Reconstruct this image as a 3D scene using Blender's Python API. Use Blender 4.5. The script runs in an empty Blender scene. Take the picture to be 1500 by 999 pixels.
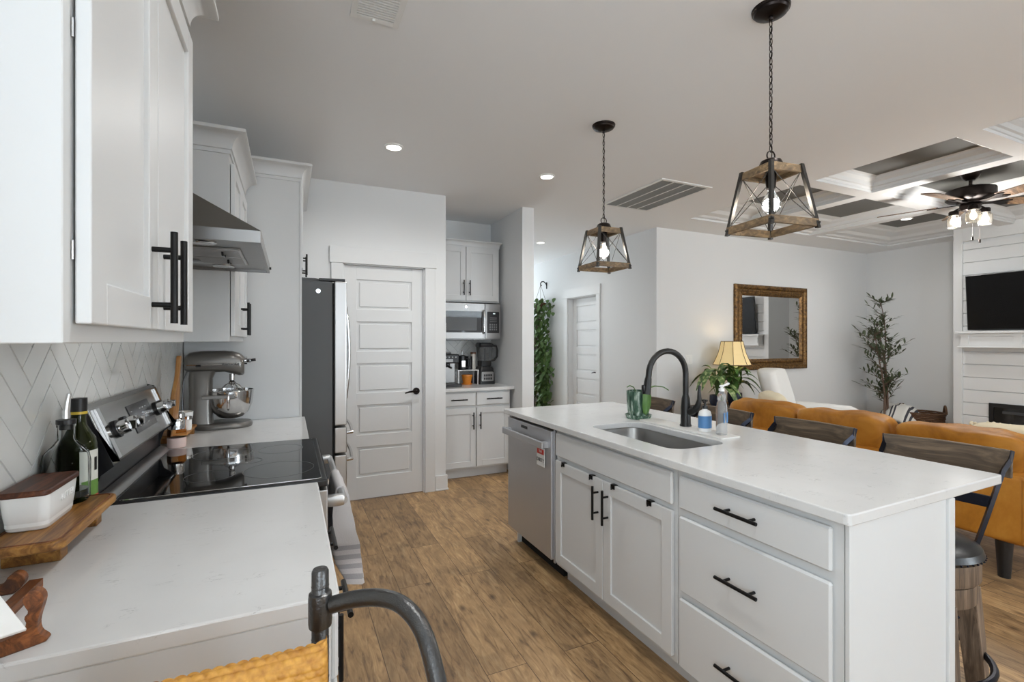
import bpy, bmesh, math, random
from mathutils import Vector, Matrix, noise
PI = math.pi
R = math.radians
sc = bpy.context.scene
COL = sc.collection
random.seed(7)

# ------------------------------------------------------------------ camera, world, lights, exposure
cam_d = bpy.data.cameras.new('camera'); cam = bpy.data.objects.new('camera', cam_d); COL.objects.link(cam)
cam.location = (0, 0, 1.385); cam.rotation_euler = (PI/2, 0, -R(24.8))
cam_d.sensor_width = 36; cam_d.lens = 704/1500*36; cam_d.clip_start = .02
sc.camera = cam
sc.view_settings.view_transform = 'Standard'; sc.view_settings.look = 'None'
sc.view_settings.gamma = 1; sc.view_settings.use_curve_mapping = False
sc.view_settings.exposure = 0.17
sc.cycles.use_denoising = True
sc.cycles.max_bounces = 8; sc.cycles.diffuse_bounces = 5; sc.cycles.glossy_bounces = 5
sc.cycles.transmission_bounces = 8; sc.cycles.transparent_max_bounces = 12
sc.cycles.sample_clamp_indirect = 6; sc.cycles.caustics_refractive = False; sc.cycles.caustics_reflective = False
w = bpy.data.worlds.new('daylight'); sc.world = w; w.use_nodes = True
bg = w.node_tree.nodes['Background']; bg.inputs[0].default_value = (.95, .97, 1, 1); bg.inputs[1].default_value = 1.1

def area(name, loc, rot, sx, sy, power, col=(1, 1, 1)):
    d = bpy.data.lights.new(name, 'AREA'); d.shape = 'RECTANGLE'; d.size = sx; d.size_y = sy
    d.energy = power; d.color = col
    o = bpy.data.objects.new(name, d); o.location = loc; o.rotation_euler = rot; COL.objects.link(o); return o
# unseen area lights added as daylight fill; only the back wall has windows
DAY = (.85, .935, 1)
UP_FILL = (.74, .88, 1)  # tint of the added upward fill lights
for x, p in ((1.2, 1.0), (5.9, 1.1)):
    area('window_daylight', (x, -8.88, 1.5), (-PI/2, 0, 0), 3.1, 1.9, 42*p, DAY)              # area light standing in for sky at the back windows
    area('window_ground_light', (x, -8.86, 1.2), (-PI/2-R(66), 0, 0), 3.1, 1.4, 140*p, UP_FILL)   # added panel tilted up to brighten the ceiling
area('window_daylight', (-.50, -6.8, 1.5), (0, PI/2, PI), 1.8, 3.4, 45, DAY)                      # added side fill; the left wall has no window
area('window_ground_light', (-.50, -6.8, 1.2), (0, PI/2+R(64), PI), 1.3, 3.4, 260, UP_FILL)  # added upward fill on the left, lifts the ceiling
area('window_daylight', (8.10, -6.8, 1.5), (0, PI/2, 0), 1.8, 3.4, 135, DAY)                      # added fill from the right, no window built there
area('window_ground_light', (8.10, -6.8, 1.2), (0, PI/2+R(64), 0), 1.3, 3.4, 350, UP_FILL)  # matching upward fill added on the right
area('window_daylight', (-.50, -1.0, 1.55), (0, PI/2, PI), 1.5, 1.6, 32, DAY)                     # unseen fill added beside the camera for the island fronts
area('window_ground_light', (-.50, -1.0, 1.3), (0, PI/2+R(55), PI), 1.1, 1.6, 36, UP_FILL)  # added upward fill for the ceiling near the camera
area('hall_daylight', (3.1, 8.4, 1.5), (PI/2, 0, 0), 1.4, 2.0, 50, DAY)  # unseen area light added to brighten the hall

# ------------------------------------------------------------------ materials
def lin(c):
    def f(v):
        v /= 255.
        return v/12.92 if v <= .04045 else ((v+.055)/1.055)**2.4
    return (f(c[0]), f(c[1]), f(c[2]), 1)
def mat(name, rgb, rough=.5, metal=0, **k):
    m = bpy.data.materials.new(name); m.use_nodes = True
    b = m.node_tree.nodes['Principled BSDF']
    b.inputs['Base Color'].default_value = lin(rgb); b.inputs['Roughness'].default_value = rough
    b.inputs['Metallic'].default_value = metal
    for kk, v in k.items():
        b.inputs[kk.replace('_', ' ')].default_value = v
    return m
def nd(m, t, **k):
    n = m.node_tree.nodes.new(t)
    for a, b in k.items(): setattr(n, a, b)
    return n
def lk(m, a, b): m.node_tree.links.new(a, b)
def bsdf(m): return m.node_tree.nodes['Principled BSDF']
def coords(m, scale=(1, 1, 1), rot=(0, 0, 0), which='Object'):
    tc = nd(m, 'ShaderNodeTexCoord'); mp = nd(m, 'ShaderNodeMapping')
    mp.inputs['Scale'].default_value = scale; mp.inputs['Rotation'].default_value = rot
    lk(m, tc.outputs[which], mp.inputs['Vector']); return mp.outputs['Vector']
def ramp(m, fac, stops):
    r = nd(m, 'ShaderNodeValToRGB'); e = r.color_ramp.elements
    while len(e) < len(stops): e.new(.5)
    for i, (p, c) in enumerate(stops):
        e[i].position = p; e[i].color = lin(c) if len(c) == 3 else c
    lk(m, fac, r.inputs['Fac']); return r.outputs['Color']
def noise_t(m, vec, scale, detail=4, rough=.55, dist=0):
    n = nd(m, 'ShaderNodeTexNoise'); n.inputs['Scale'].default_value = scale; n.inputs['Detail'].default_value = detail
    n.inputs['Roughness'].default_value = rough; n.inputs['Distortion'].default_value = dist
    lk(m, vec, n.inputs['Vector']); return n.outputs['Fac']
def bump(m, h, strength=.2, dist=.01):
    b = nd(m, 'ShaderNodeBump'); b.inputs['Strength'].default_value = strength; b.inputs['Distance'].default_value = dist
    lk(m, h, b.inputs['Height']); lk(m, b.outputs['Normal'], bsdf(m).inputs['Normal'])
def mixc(m, fac, a, b, mode='MIX'):
    x = nd(m, 'ShaderNodeMix', data_type='RGBA', blend_type=mode)
    if isinstance(fac, (int, float)): x.inputs[0].default_value = fac
    else: lk(m, fac, x.inputs[0])
    for s, v in ((x.inputs[6], a), (x.inputs[7], b)):
        if isinstance(v, (tuple, list)): s.default_value = lin(v) if len(v) == 3 else v
        else: lk(m, v, s)
    return x.outputs[2]
def wood(name, dark, light, scale=6, stretch=(1, 1, .08), rough=.45, mid=None):
    m = mat(name, light, rough); v = coords(m, stretch)
    f = noise_t(m, v, scale*9, 6, .65, 1.2); g = noise_t(m, v, scale*2.2, 3, .5, .8)
    c = ramp(m, f, [(.36, dark), (.5, mid or tuple((a+b)/2 for a, b in zip(dark, light))), (.62, light)])
    k = ramp(m, g, [(.35, (170, 165, 160)), (.65, (255, 255, 255))]); c = mixc(m, .8, c, k, 'MULTIPLY')
    lk(m, c, bsdf(m).inputs['Base Color']); bump(m, f, .08, .004); return m
def brushed(name, rgb, rough=.3, stretch=(60, 60, 1), amt=.1):
    m = mat(name, rgb, rough, 1); v = coords(m, stretch); f = noise_t(m, v, 6, 3)
    r = nd(m, 'ShaderNodeMapRange'); r.inputs[3].default_value = rough-amt*.6; r.inputs[4].default_value = rough+amt
    lk(m, f, r.inputs[0]); lk(m, r.outputs[0], bsdf(m).inputs['Roughness']); return m
def paint(name, rgb, rough=.6, b=.03):
    m = mat(name, rgb, rough); f = noise_t(m, coords(m), 220, 2); bump(m, f, b, .002); return m

M = {}
M['wall'] = paint('wall_paint', (226, 227, 227), .75)
M['ceil'] = paint('ceiling_paint', (240, 241, 242), .85)
M['trim'] = paint('white_trim_paint', (224, 225, 225), .4, .01)
M['cab'] = paint('cabinet_paint', (212, 213, 213), .38, .01)
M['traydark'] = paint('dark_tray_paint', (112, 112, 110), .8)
M['black'] = mat('black_metal', (22, 21, 21), .38, .6)
M['blackmatte'] = mat('black_matte', (14, 13, 13), .42)
M['gap'] = mat('dark_gap', (12, 12, 12), .9)
M['plastic'] = mat('black_plastic', (24, 24, 26), .3)
M['steel'] = brushed('brushed_steel', (152, 151, 150), .3, (1, 60, 60))
M['steelv'] = brushed('brushed_steel_upright', (182, 181, 180), .3, (60, 60, 1))
M['dwsteel'] = brushed('dishwasher_steel', (205, 207, 211), .5, (60, 60, 1))
M['chrome'] = mat('chrome', (205, 205, 205), .09, 1)
M['bronze'] = mat('oil_rubbed_bronze', (38, 32, 30), .35, .85)
M['fridgeside'] = paint('fridge_side_grey', (84, 85, 86), .5, .05)
M['glassblack'] = mat('black_ceramic_glass', (10, 10, 11), .04, 0, Coat_Weight=.3)
M['mixer'] = mat('mixer_grey_enamel', (116, 113, 109), .28, .55)
M['glass'] = mat('clear_glass', (255, 255, 255), .02, 0, Transmission_Weight=1, IOR=1.3)
M['oilglass'] = mat('dark_green_glass', (58, 66, 30), .05, 0, Transmission_Weight=.75, IOR=1.3)
M['ceramic'] = mat('white_ceramic', (236, 236, 234), .2)
M['white'] = mat('white_plastic', (234, 234, 232), .4)
M['paper'] = mat('paper_white', (240, 240, 238), .8)
M['acacia'] = wood('acacia_wood', (82, 44, 20), (160, 96, 48), 5, (1, .12, 1))
M['acaciadark'] = wood('dark_acacia_wood', (70, 34, 18), (128, 72, 40), 5, (1, .12, 1))
M['board'] = wood('olive_wood', (120, 74, 28), (196, 142, 70), 5, (1, .1, 1))
M['lightwood'] = wood('pale_wood', (176, 118, 58), (218, 165, 98), 5, (.4, .4, .1))
M['stoolwood'] = wood('weathered_stool_wood', (92, 76, 62), (146, 124, 104), 6, (1, 1, .06), .55)
M['railwood'] = wood('stool_rail_wood', (84, 72, 60), (132, 113, 92), 4, (1, .1, 1), .45)
M['lanternwood'] = wood('lantern_wood', (104, 86, 64), (164, 136, 100), 6, (.5, .5, 1), .6)
M['gunmetal'] = mat('lantern_gunmetal', (66, 64, 62), .42, .75)
M['stoolmetal'] = mat('stool_blue_black_metal', (30, 33, 44), .35, .8)
M['tubemetal'] = mat('hammered_tube_metal', (88, 88, 88), .3, .9)
f_ = noise_t(M['tubemetal'], coords(M['tubemetal']), 260, 2); bump(M['tubemetal'], f_, .25, .003)
M['blackleather'] = mat('black_leather', (13, 13, 15), .32)
M['towel'] = paint('towel_cotton', (206, 203, 203), .95, .5)
M['towelstripe'] = paint('towel_stripe', (168, 166, 170), .95, .5)
M['cream'] = paint('cream_linen', (226, 214, 186), .95, .4)
M['whitefab'] = paint('white_boucle', (231, 230, 227), .95, .5)
M['soil'] = mat('soil', (50, 38, 30), .95)
M['leaf'] = mat('leaf_green', (78, 116, 52), .45)
M['leafdark'] = mat('leaf_dark_green', (78, 106, 54), .5)
M['leafolive'] = mat('olive_leaf', (82, 92, 66), .6)
M['bark'] = mat('grey_bark', (112, 92, 80), .85)
M['orange'] = mat('orange_glaze', (214, 130, 40), .35)
M['bluelabel'] = mat('blue_label', (84, 132, 182), .5)
M['red'] = mat('red_print', (206, 52, 40), .5)
M['amberliquid'] = mat('amber_spice', (196, 120, 40), .6)
M['pinksalt'] = mat('pink_salt', (226, 200, 192), .7)
M['screen'] = mat('screen_black', (8, 8, 9), .25, 0, Specular_IOR_Level=.25)
M['mirror'] = mat('mirror_silver', (235, 235, 235), .01, 1)
M['darkwood'] = wood('dark_brown_wood', (40, 24, 18), (72, 46, 34), 5)
M['navy'] = mat('navy_glaze', (36, 46, 66), .25)
M['wicker'] = wood('wicker_brown', (70, 48, 34), (140, 104, 76), 30, (1, 1, 3), .8)
def emis(name, rgb, s):
    m = mat(name, rgb, .5); b = bsdf(m); b.inputs['Emission Color'].default_value = lin(rgb); b.inputs['Emission Strength'].default_value = s; return m
M['lampdisc'] = emis('lamp_lens', (255, 250, 240), 6)
M['filament'] = emis('glowing_filament', (255, 226, 180), 14)
M['bulbfrost'] = emis('lit_bulb', (255, 238, 208), 5)
M['shade'] = mat('lit_lamp_shade', (226, 206, 160), .8, 0, Transmission_Weight=0.0)
bsdf(M['shade']).inputs['Emission Color'].default_value = lin((244, 206, 132)); bsdf(M['shade']).inputs['Emission Strength'].default_value = .3

# oak floor planks running along Y
m = M['floor'] = mat('oak_planks', (130, 95, 60), .42)
v = coords(m, (1, 1, 1), (0, 0, PI/2))
br = nd(m, 'ShaderNodeTexBrick'); lk(m, v, br.inputs['Vector'])
br.inputs['Color1'].default_value = (0, 0, 0, 1); br.inputs['Color2'].default_value = (1, 1, 1, 1); br.inputs['Mortar'].default_value = (.5, .5, .5, 1)
br.inputs['Scale'].default_value = 1; br.inputs['Brick Width'].default_value = 1.35; br.inputs['Row Height'].default_value = .185
br.inputs['Mortar Size'].default_value = .0016; br.offset = .37; br.offset_frequency = 2; br.inputs['Bias'].default_value = 0
add = nd(m, 'ShaderNodeVectorMath', operation='ADD'); lk(m, v, add.inputs[0])
sc_ = nd(m, 'ShaderNodeVectorMath', operation='SCALE'); lk(m, br.outputs['Color'], sc_.inputs[0]); sc_.inputs['Scale'].default_value = 9
lk(m, sc_.outputs[0], add.inputs[1])
mp = nd(m, 'ShaderNodeMapping'); mp.inputs['Scale'].default_value = (1.6, 11, 1); lk(m, add.outputs[0], mp.inputs['Vector'])
g1 = noise_t(m, mp.outputs[0], 3.2, 8, .62, 1.4)
mp2 = nd(m, 'ShaderNodeMapping'); mp2.inputs['Scale'].default_value = (2.5, 4.5, 1); lk(m, add.outputs[0], mp2.inputs['Vector'])
g2 = noise_t(m, mp2.outputs[0], 1.6, 4, .6, .8)
grain = ramp(m, g1, [(.30, (128, 102, 76)), (.46, (190, 156, 114)), (.58, (208, 174, 130)), (.72, (228, 200, 158))])
tone = ramp(m, g2, [(.32, (176, 172, 168)), (.55, (232, 228, 222)), (.75, (255, 253, 250))])
c = mixc(m, .75, grain, tone, 'MULTIPLY')
plank = ramp(m, br.outputs['Color'], [(0, (196, 190, 184)), (1, (255, 250, 242))])
c = mixc(m, .8, c, plank, 'MULTIPLY')
# knots
mp3 = nd(m, 'ShaderNodeMapping'); mp3.inputs['Scale'].default_value = (3.4, 6.5, 1); lk(m, add.outputs[0], mp3.inputs['Vector'])
vo = nd(m, 'ShaderNodeTexVoronoi'); vo.inputs['Scale'].default_value = 1.0; lk(m, mp3.outputs[0], vo.inputs['Vector'])
kn = ramp(m, vo.outputs['Distance'], [(.03, (225, 225, 225)), (.15, (0, 0, 0))])
c = mixc(m, kn, c, (58, 40, 28))
c = mixc(m, br.outputs['Fac'], c, (84, 62, 42))
lk(m, c, bsdf(m).inputs['Base Color']); bump(m, g1, .1, .004)
rr = nd(m, 'ShaderNodeMapRange'); rr.inputs[3].default_value = .34; rr.inputs[4].default_value = .55; lk(m, g1, rr.inputs[0]); lk(m, rr.outputs[0], bsdf(m).inputs['Roughness'])

# quartz worktop with faint grey flecks
m = M['quartz'] = mat('white_quartz', (232, 231, 229), .16)
v = coords(m, (1, 1, 1), (0, 0, .5))
a_ = noise_t(m, coords(m, (4, 11, 4), (0, 0, .35)), 2.6, 5, .6, 1.0)
b_ = noise_t(m, v, 15, 2)
vein = ramp(m, a_, [(.488, (0, 0, 0)), (.5, (200, 200, 200)), (.512, (0, 0, 0))])
msk = ramp(m, b_, [(.54, (0, 0, 0)), (.64, (255, 255, 255))])
vm = mixc(m, 1.0, vein, msk, 'MULTIPLY')
cloud = ramp(m, noise_t(m, v, 2.5, 4), [(.3, (210, 210, 209)), (.7, (219, 219, 218))])
c = mixc(m, vm, cloud, (160, 160, 161)); lk(m, c, bsdf(m).inputs['Base Color'])
# glazed tile
m = M['tile'] = mat('glazed_white_tile', (226, 225, 221), .13)
f = noise_t(m, coords(m), 5, 3); bump(m, f, .12, .01)
c = ramp(m, noise_t(m, coords(m), 2.2, 3), [(.3, (226, 226, 223)), (.7, (240, 240, 237))]); lk(m, c, bsdf(m).inputs['Base Color'])
M['grout'] = mat('grey_grout', (176, 175, 172), .9)
# leather
m = M['leather'] = mat('mustard_leather', (178, 114, 36), .5, 0, Specular_IOR_Level=.25)
f = noise_t(m, coords(m), 3.2, 6, .62, .5)
c = ramp(m, f, [(.28, (128, 80, 24)), (.5, (176, 116, 40)), (.75, (202, 144, 62))]); lk(m, c, bsdf(m).inputs['Base Color'])
bump(m, noise_t(m, coords(m), 120, 4), .12, .003)
# rattan
m = M['rattan'] = mat('woven_rattan', (204, 146, 56), .55)
v = coords(m, (1, 1, 1))
wv = nd(m, 'ShaderNodeTexBrick'); lk(m, v, wv.inputs['Vector']); wv.inputs['Scale'].default_value = 1
c = ramp(m, noise_t(m, v, 90, 3), [(.3, (168, 112, 40)), (.7, (208, 154, 68))]); lk(m, c, bsdf(m).inputs['Base Color'])
m.node_tree.nodes.remove(wv)
# glazed drip pot
m = M['greenglaze'] = mat('green_drip_glaze', (70, 110, 84), .18)
c = ramp(m, noise_t(m, coords(m, (1, 1, .18)), 60, 4), [(.34, (44, 68, 56)), (.52, (84, 114, 96)), (.66, (190, 204, 192))]); lk(m, c, bsdf(m).inputs['Base Color'])
# variegated leaf
m = M['varleaf'] = mat('variegated_leaf', (110, 140, 76), .45)
c = ramp(m, noise_t(m, coords(m), 30, 3), [(.36, (54, 88, 40)), (.52, (98, 128, 66)), (.66, (186, 196, 140))]); lk(m, c, bsdf(m).inputs['Base Color'])
# gilt frame
m = M['gilt'] = mat('antique_gilt', (116, 88, 52), .42, .55)
c = ramp(m, noise_t(m, coords(m), 40, 4), [(.32, (62, 42, 26)), (.6, (134, 100, 56)), (.8, (176, 138, 82))]); lk(m, c, bsdf(m).inputs['Base Color'])
# striped throw
m = M['throw'] = mat('striped_throw', (226, 224, 218), .95)
# fan blade
M['blade'] = wood('fan_blade_wood', (92, 70, 52), (160, 130, 100), 5, (.12, 1, 1), .4)

# ------------------------------------------------------------------ mesh helpers
class MB:
    def __init__(s): s.bm = bmesh.new()
    def box(s, x0, y0, z0, x1, y1, z1, bev=0, seg=2, mtx=None):
        r = bmesh.ops.create_cube(s.bm, size=1.0); vs = r['verts']
        for v in vs:
            v.co = Vector(((x0+x1)/2+v.co.x*(x1-x0), (y0+y1)/2+v.co.y*(y1-y0), (z0+z1)/2+v.co.z*(z1-z0)))
        if bev > 0:
            es = {e for v in vs for e in v.link_edges}
            rr = bmesh.ops.bevel(s.bm, geom=list(es), offset=bev, segments=seg, affect='EDGES', profile=.5)
            vs = list({v for f in rr['faces'] for v in f.verts} | {v for v in vs if v.is_valid})
        if mtx: bmesh.ops.transform(s.bm, matrix=mtx, verts=vs)
        return s
    def cyl(s, p0, p1, r0, r1=None, n=16, cap=True):
        r1 = r0 if r1 is None else r1
        p0 = Vector(p0); p1 = Vector(p1); d = p1-p0
        q = d.to_track_quat('Z', 'Y').to_matrix().to_4x4()
        bmesh.ops.create_cone(s.bm, cap_ends=cap, segments=n, radius1=r0, radius2=r1, depth=d.length, matrix=Matrix.Translation((p0+p1)/2) @ q)
        return s
    def sph(s, c, r, n=16, sc=(1, 1, 1)):
        bmesh.ops.create_uvsphere(s.bm, u_segments=n, v_segments=max(6, n//2), radius=r, matrix=Matrix.Translation(c) @ Matrix.Diagonal((*sc, 1)))
        return s
    def lathe(s, prof, c=(0, 0, 0), n=24, sx=1, sy=1, close=False):
        rings = []
        for r, z in prof:
            if r < 1e-5: rings.append([s.bm.verts.new((c[0], c[1], c[2]+z))])
            else: rings.append([s.bm.verts.new((c[0]+r*sx*math.cos(2*PI*i/n), c[1]+r*sy*math.sin(2*PI*i/n), c[2]+z)) for i in range(n)])
        prs = list(zip(rings, rings[1:]))
        if close: prs.append((rings[-1], rings[0]))
        for a, b in prs:
            for i in range(n):
                j = (i+1) % n
                if len(a) == 1 and len(b) == 1: continue
                if len(a) == 1: f = (a[0], b[j], b[i])
                elif len(b) == 1: f = (a[i], a[j], b[0])
                else: f = (a[i], a[j], b[j], b[i])
                try: s.bm.faces.new(f)
                except ValueError: pass
        return s
    def tube(s, pts, r, n=10, cap=True, closed=False, flat=None):
        pts = [Vector(p) for p in pts]; N = len(pts); rings = []; up = None
        for i, p in enumerate(pts):
            if closed: d = pts[(i+1) % N]-pts[i-1]
            else: d = pts[min(i+1, N-1)]-pts[max(i-1, 0)]
            d.normalize()
            if up is None:
                up = Vector((0, 0, 1)) if abs(d.z) < .9 else Vector((1, 0, 0))
            a = d.cross(up); a.normalize(); b = a.cross(d); b.normalize(); up = b
            rr = r[i] if isinstance(r, (list, tuple)) else r
            ra, rb = (rr, rr) if flat is None else (rr*flat[0], rr*flat[1])
            rings.append([s.bm.verts.new(p+a*ra*math.cos(2*PI*k/n)+b*rb*math.sin(2*PI*k/n)) for k in range(n)])
        prs = list(zip(rings, rings[1:]))
        if closed: prs.append((rings[-1], rings[0]))
        for a, b in prs:
            for k in range(n):
                j = (k+1) % n; s.bm.faces.new((a[k], a[j], b[j], b[k]))
        if cap and not closed:
            s.bm.faces.new(rings[0][::-1]); s.bm.faces.new(rings[-1])
        return s
    def prism(s, poly, a, b, axis='z', mtx=None):
        def mk(u, v, t): return {'z': (u, v, t), 'x': (t, u, v), 'y': (u, t, v)}[axis]
        A = [s.bm.verts.new(mk(u, v, a)) for u, v in poly]; B = [s.bm.verts.new(mk(u, v, b)) for u, v in poly]
        s.bm.faces.new(A[::-1]); s.bm.faces.new(B); n = len(poly)
        for i in range(n): s.bm.faces.new((A[i], A[(i+1) % n], B[(i+1) % n], B[i]))
        if mtx: bmesh.ops.transform(s.bm, matrix=mtx, verts=A+B)
        return s
    def loft(s, loops, cap0=True, cap1=True):
        L = [[s.bm.verts.new(p) for p in lp] for lp in loops]; n = len(L[0])
        for a, b in zip(L, L[1:]):
            for i in range(n): s.bm.faces.new((a[i], a[(i+1) % n], b[(i+1) % n], b[i]))
        if cap0: s.bm.faces.new(L[0][::-1])
        if cap1: s.bm.faces.new(L[-1])
        return s
    def quad(s, *p): s.bm.faces.new([s.bm.verts.new(q) for q in p]); return s
    def leaf(s, base, dirv, L, W, droop=.3, seg=5, up=(0, 0, 1), fold=.15):
        base = Vector(base); d = Vector(dirv).normalized(); up = Vector(up)
        side = d.cross(up)
        if side.length < .01: side = Vector((1, 0, 0))
        side.normalize(); rows = []
        for i in range(seg+1):
            t = i/seg; p = base+d*L*t+Vector((0, 0, -droop*L*t*t)); wd = W*math.sin(PI*min(.98, .06+t*.92))**.8*(1-.25*t)
            rows.append([s.bm.verts.new(p-side*wd/2+Vector((0, 0, fold*wd))), s.bm.verts.new(p), s.bm.verts.new(p+side*wd/2+Vector((0, 0, fold*wd)))])
        for a, b in zip(rows, rows[1:]):
            s.bm.faces.new((a[0], a[1], b[1], b[0])); s.bm.faces.new((a[1], a[2], b[2], b[1]))
        return s
    def xf(s, m): bmesh.ops.transform(s.bm, matrix=m, verts=s.bm.verts); return s
    def build(s, name, m, parent=None, smooth=True, bev=0, seg=2, sub=0, angle=35):
        bmesh.ops.recalc_face_normals(s.bm, faces=s.bm.faces)
        me = bpy.data.meshes.new(name); s.bm.to_mesh(me); s.bm.free()
        ms = m if isinstance(m, (list, tuple)) else [m]
        for x in ms: me.materials.append(x)
        o = bpy.data.objects.new(name, me); COL.objects.link(o)
        if parent: o.parent = parent
        if bev:
            b = o.modifiers.new('bevel', 'BEVEL'); b.width = bev; b.segments = seg; b.limit_method = 'ANGLE'; b.angle_limit = R(40)
        if sub:
            b = o.modifiers.new('sub', 'SUBSURF'); b.levels = sub; b.render_levels = sub
        if smooth:
            for p in me.polygons: p.use_smooth = True
            me.set_sharp_from_angle(angle=R(angle))
        return o
def thing(name, label, cat, loc=(0, 0, 0), rz=0, group=None):
    o = bpy.data.objects.new(name, None); o.empty_display_size = .05; COL.objects.link(o)
    o.location = loc; o.rotation_euler = (0, 0, rz); o['label'] = label; o['category'] = cat
    if group: o['group'] = group
    return o
def tag(o, label, cat, group=None, kind=None):
    o['label'] = label; o['category'] = cat
    if group: o['group'] = group
    if kind: o['kind'] = kind
    return o
def struct(o): o['kind'] = 'structure'; return o
def copy_tree(o, parent=None):
    c = o.copy(); COL.objects.link(c)
    if parent: c.parent = parent
    for ch in list(o.children): copy_tree(ch, c)
    return c
def rrect(x0, y0, x1, y1, r, n=6):
    pts = []
    for cx, cy, a0 in ((x1-r, y0+r, -90), (x1-r, y1-r, 0), (x0+r, y1-r, 90), (x0+r, y0+r, 180)):
        for i in range(n+1):
            a = R(a0+90*i/n); pts.append((cx+r*math.cos(a), cy+r*math.sin(a)))
    return pts
def text(name, s, size, m, parent, mtx, extrude=.0004, align='CENTER'):
    cu = bpy.data.curves.new(name, 'FONT'); cu.body = s; cu.size = size; cu.extrude = extrude; cu.align_x = align; cu.align_y = 'CENTER'
    t = bpy.data.objects.new(name, cu); COL.objects.link(t)
    dg = bpy.context.evaluated_depsgraph_get(); me = bpy.data.meshes.new_from_object(t.evaluated_get(dg))
    bpy.data.objects.remove(t); me.transform(mtx); me.materials.clear(); me.materials.append(m)
    o = bpy.data.objects.new(name, me); COL.objects.link(o); o.parent = parent; return o
def cushion(name, m, parent, w, d, h, loc=(0, 0, 0), rot=(0, 0, 0), e=.45, wr=.012, seed=0, cut=7):
    bm = bmesh.new(); bmesh.ops.create_cube(bm, size=2)
    bmesh.ops.subdivide_edges(bm, edges=bm.edges, cuts=cut, use_grid_fill=True)
    mt = Matrix.Translation(loc) @ (Matrix.Rotation(rot[2], 4, 'Z') @ Matrix.Rotation(rot[1], 4, 'Y') @ Matrix.Rotation(rot[0], 4, 'X'))
    for v in bm.verts:
        c = v.co.copy(); p = 2/e
        n = (abs(c.x)**p+abs(c.y)**p+abs(c.z)**p)**(1/p)
        q = c/n
        q = Vector((q.x*w/2, q.y*d/2, q.z*h/2))
        k = noise.noise(Vector((q.x*7+seed*3.1, q.y*7, q.z*7+seed)))+.5*noise.noise(Vector((q.x*16+seed, q.y*16, q.z*16)))
        v.co = mt @ (q+q.normalized()*k*wr)
    s = MB(); s.bm.free(); s.bm = bm
    return s.build(name, m, parent, True, sub=1, angle=180)

# ------------------------------------------------------------------ the room
H = 2.74
def sbox(name, a, m, bev=0):
    s = MB().box(*a)
    return struct(s.build(name, m, None, False, bev))
sbox('floor', (-.7, -9.1, -.1, 8.3, 9, 0), M['floor'])
sbox('wall_left', (-.7 , -9.0, 0, -.56, 4.45, H), M['wall'])
s = MB().box(-.56, 4.33, 0, .405, 4.45, H).box(1.125, 4.33, 0, 1.32, 4.45, H).box(.405, 4.33, 2.05, 1.125, 4.45, H).box(1.2, 4.45, 0, 1.32, 5.32, H)
struct(s.build('wall_pantry', M['wall'], None, False))
sbox('wall_nook', (1.32, 5.2, 0, 2.13, 5.32, H), M['wall'])
sbox('wall_return', (2.13, 4.36, 0, 2.26, 8.6, H), M['wall'])
sbox('wall_end', (2.13, 8.6, 0, 4.08, 8.72, H), M['wall'])
s = MB().box(3.96, 4.47, 0, 4.08, 5.69, H).box(3.96, 6.48, 0, 4.08, 8.6, H).box(3.96, 5.69, 2.05, 4.08, 6.48, H)
struct(s.build('wall_hall', M['wall'], None, False))
sbox('wall_far', (4.08, 4.47, 0, 8.26, 4.59, H), M['wall'])
sbox('wall_right', (8.14, -9.0, 0, 8.26, 4.47, H), M['wall'])
s = MB().box(-.7, -9.12, 0, 8.26, -9.0, .6).box(-.7, -9.12, 2.4, 8.26, -9.0, H)
for a, b in ((-.7, -.35), (2.75, 4.35), (7.45, 8.26)): s.box(a, -9.12, .6, b, -9.0, 2.4)
struct(s.build('wall_back', M['wall'], None, False))
for k, x0 in enumerate((-.35, 4.35)):
    s = MB()
    for i in range(4): s.box(x0+i*3.1/3-.03, -9.06, .6, x0+i*3.1/3+.03, -9.0, 2.4)
    for z in (.6, 1.5, 2.36): s.box(x0, -9.06, z, x0+3.1, -9.0, z+.05)
    struct(s.build('window_%d' % (k+1), M['trim'], None, False))
# ceiling with the coffered tray
TX0, TX1, TY0, TY1 = 4.02, 7.77, .27, 4.0
s = MB().box(-.7, -9.12, H, TX0, 9, H+.2).box(TX0, -9.12, H, 8.3, TY0, H+.2).box(TX0, TY1, H, 8.3, 9, H+.2).box(TX1, TY0, H, 8.3, TY1, H+.2)
struct(s.build('ceiling', M['ceil'], None, False))
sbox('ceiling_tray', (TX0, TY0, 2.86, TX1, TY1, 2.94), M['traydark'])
cx = [(4.02, 4.83), (4.97, 6.05), (6.17, 7.77)]; cy = [(.27, 1.53), (1.66, 2.61), (2.74, 4.0)]
s = MB()
for a, b in ((4.83, 4.97), (6.05, 6.17)): s.box(a, TY0, H, b, TY1, 2.86)
for a, b in ((1.53, 1.66), (2.61, 2.74)): s.box(TX0, a, H+.0005, TX1, b, 2.86)
struct(s.build('trim_1', M['ceil'], None, False))
n = 2
for i, (x0, x1) in enumerate(cx):
    for j, (y0, y1) in enumerate(cy):
        wr = .62 if i == 2 else .09; wt = .44 if j == 2 else .09; wl = .09; wb = .09
        prof = [(-.02, H-.0005), (0, H-.0005), (0, H+.02), (.1, H+.022), (.14, H+.04), (.32, H+.045), (.4, H+.075), (.72, H+.095), (.78, H+.112), (1, H+.119)]
        s = MB(); s.loft([[(x0+.002+f*wl, y0+.002+f*wb, z), (x1-.002-f*wr, y0+.002+f*wb, z), (x1-.002-f*wr, y1-.002-f*wt, z), (x0+.002+f*wl, y1-.002-f*wt, z)] for f, z in prof], False, False)
        struct(s.build('trim_%d' % n, M['trim'], None, False)); n += 1
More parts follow.
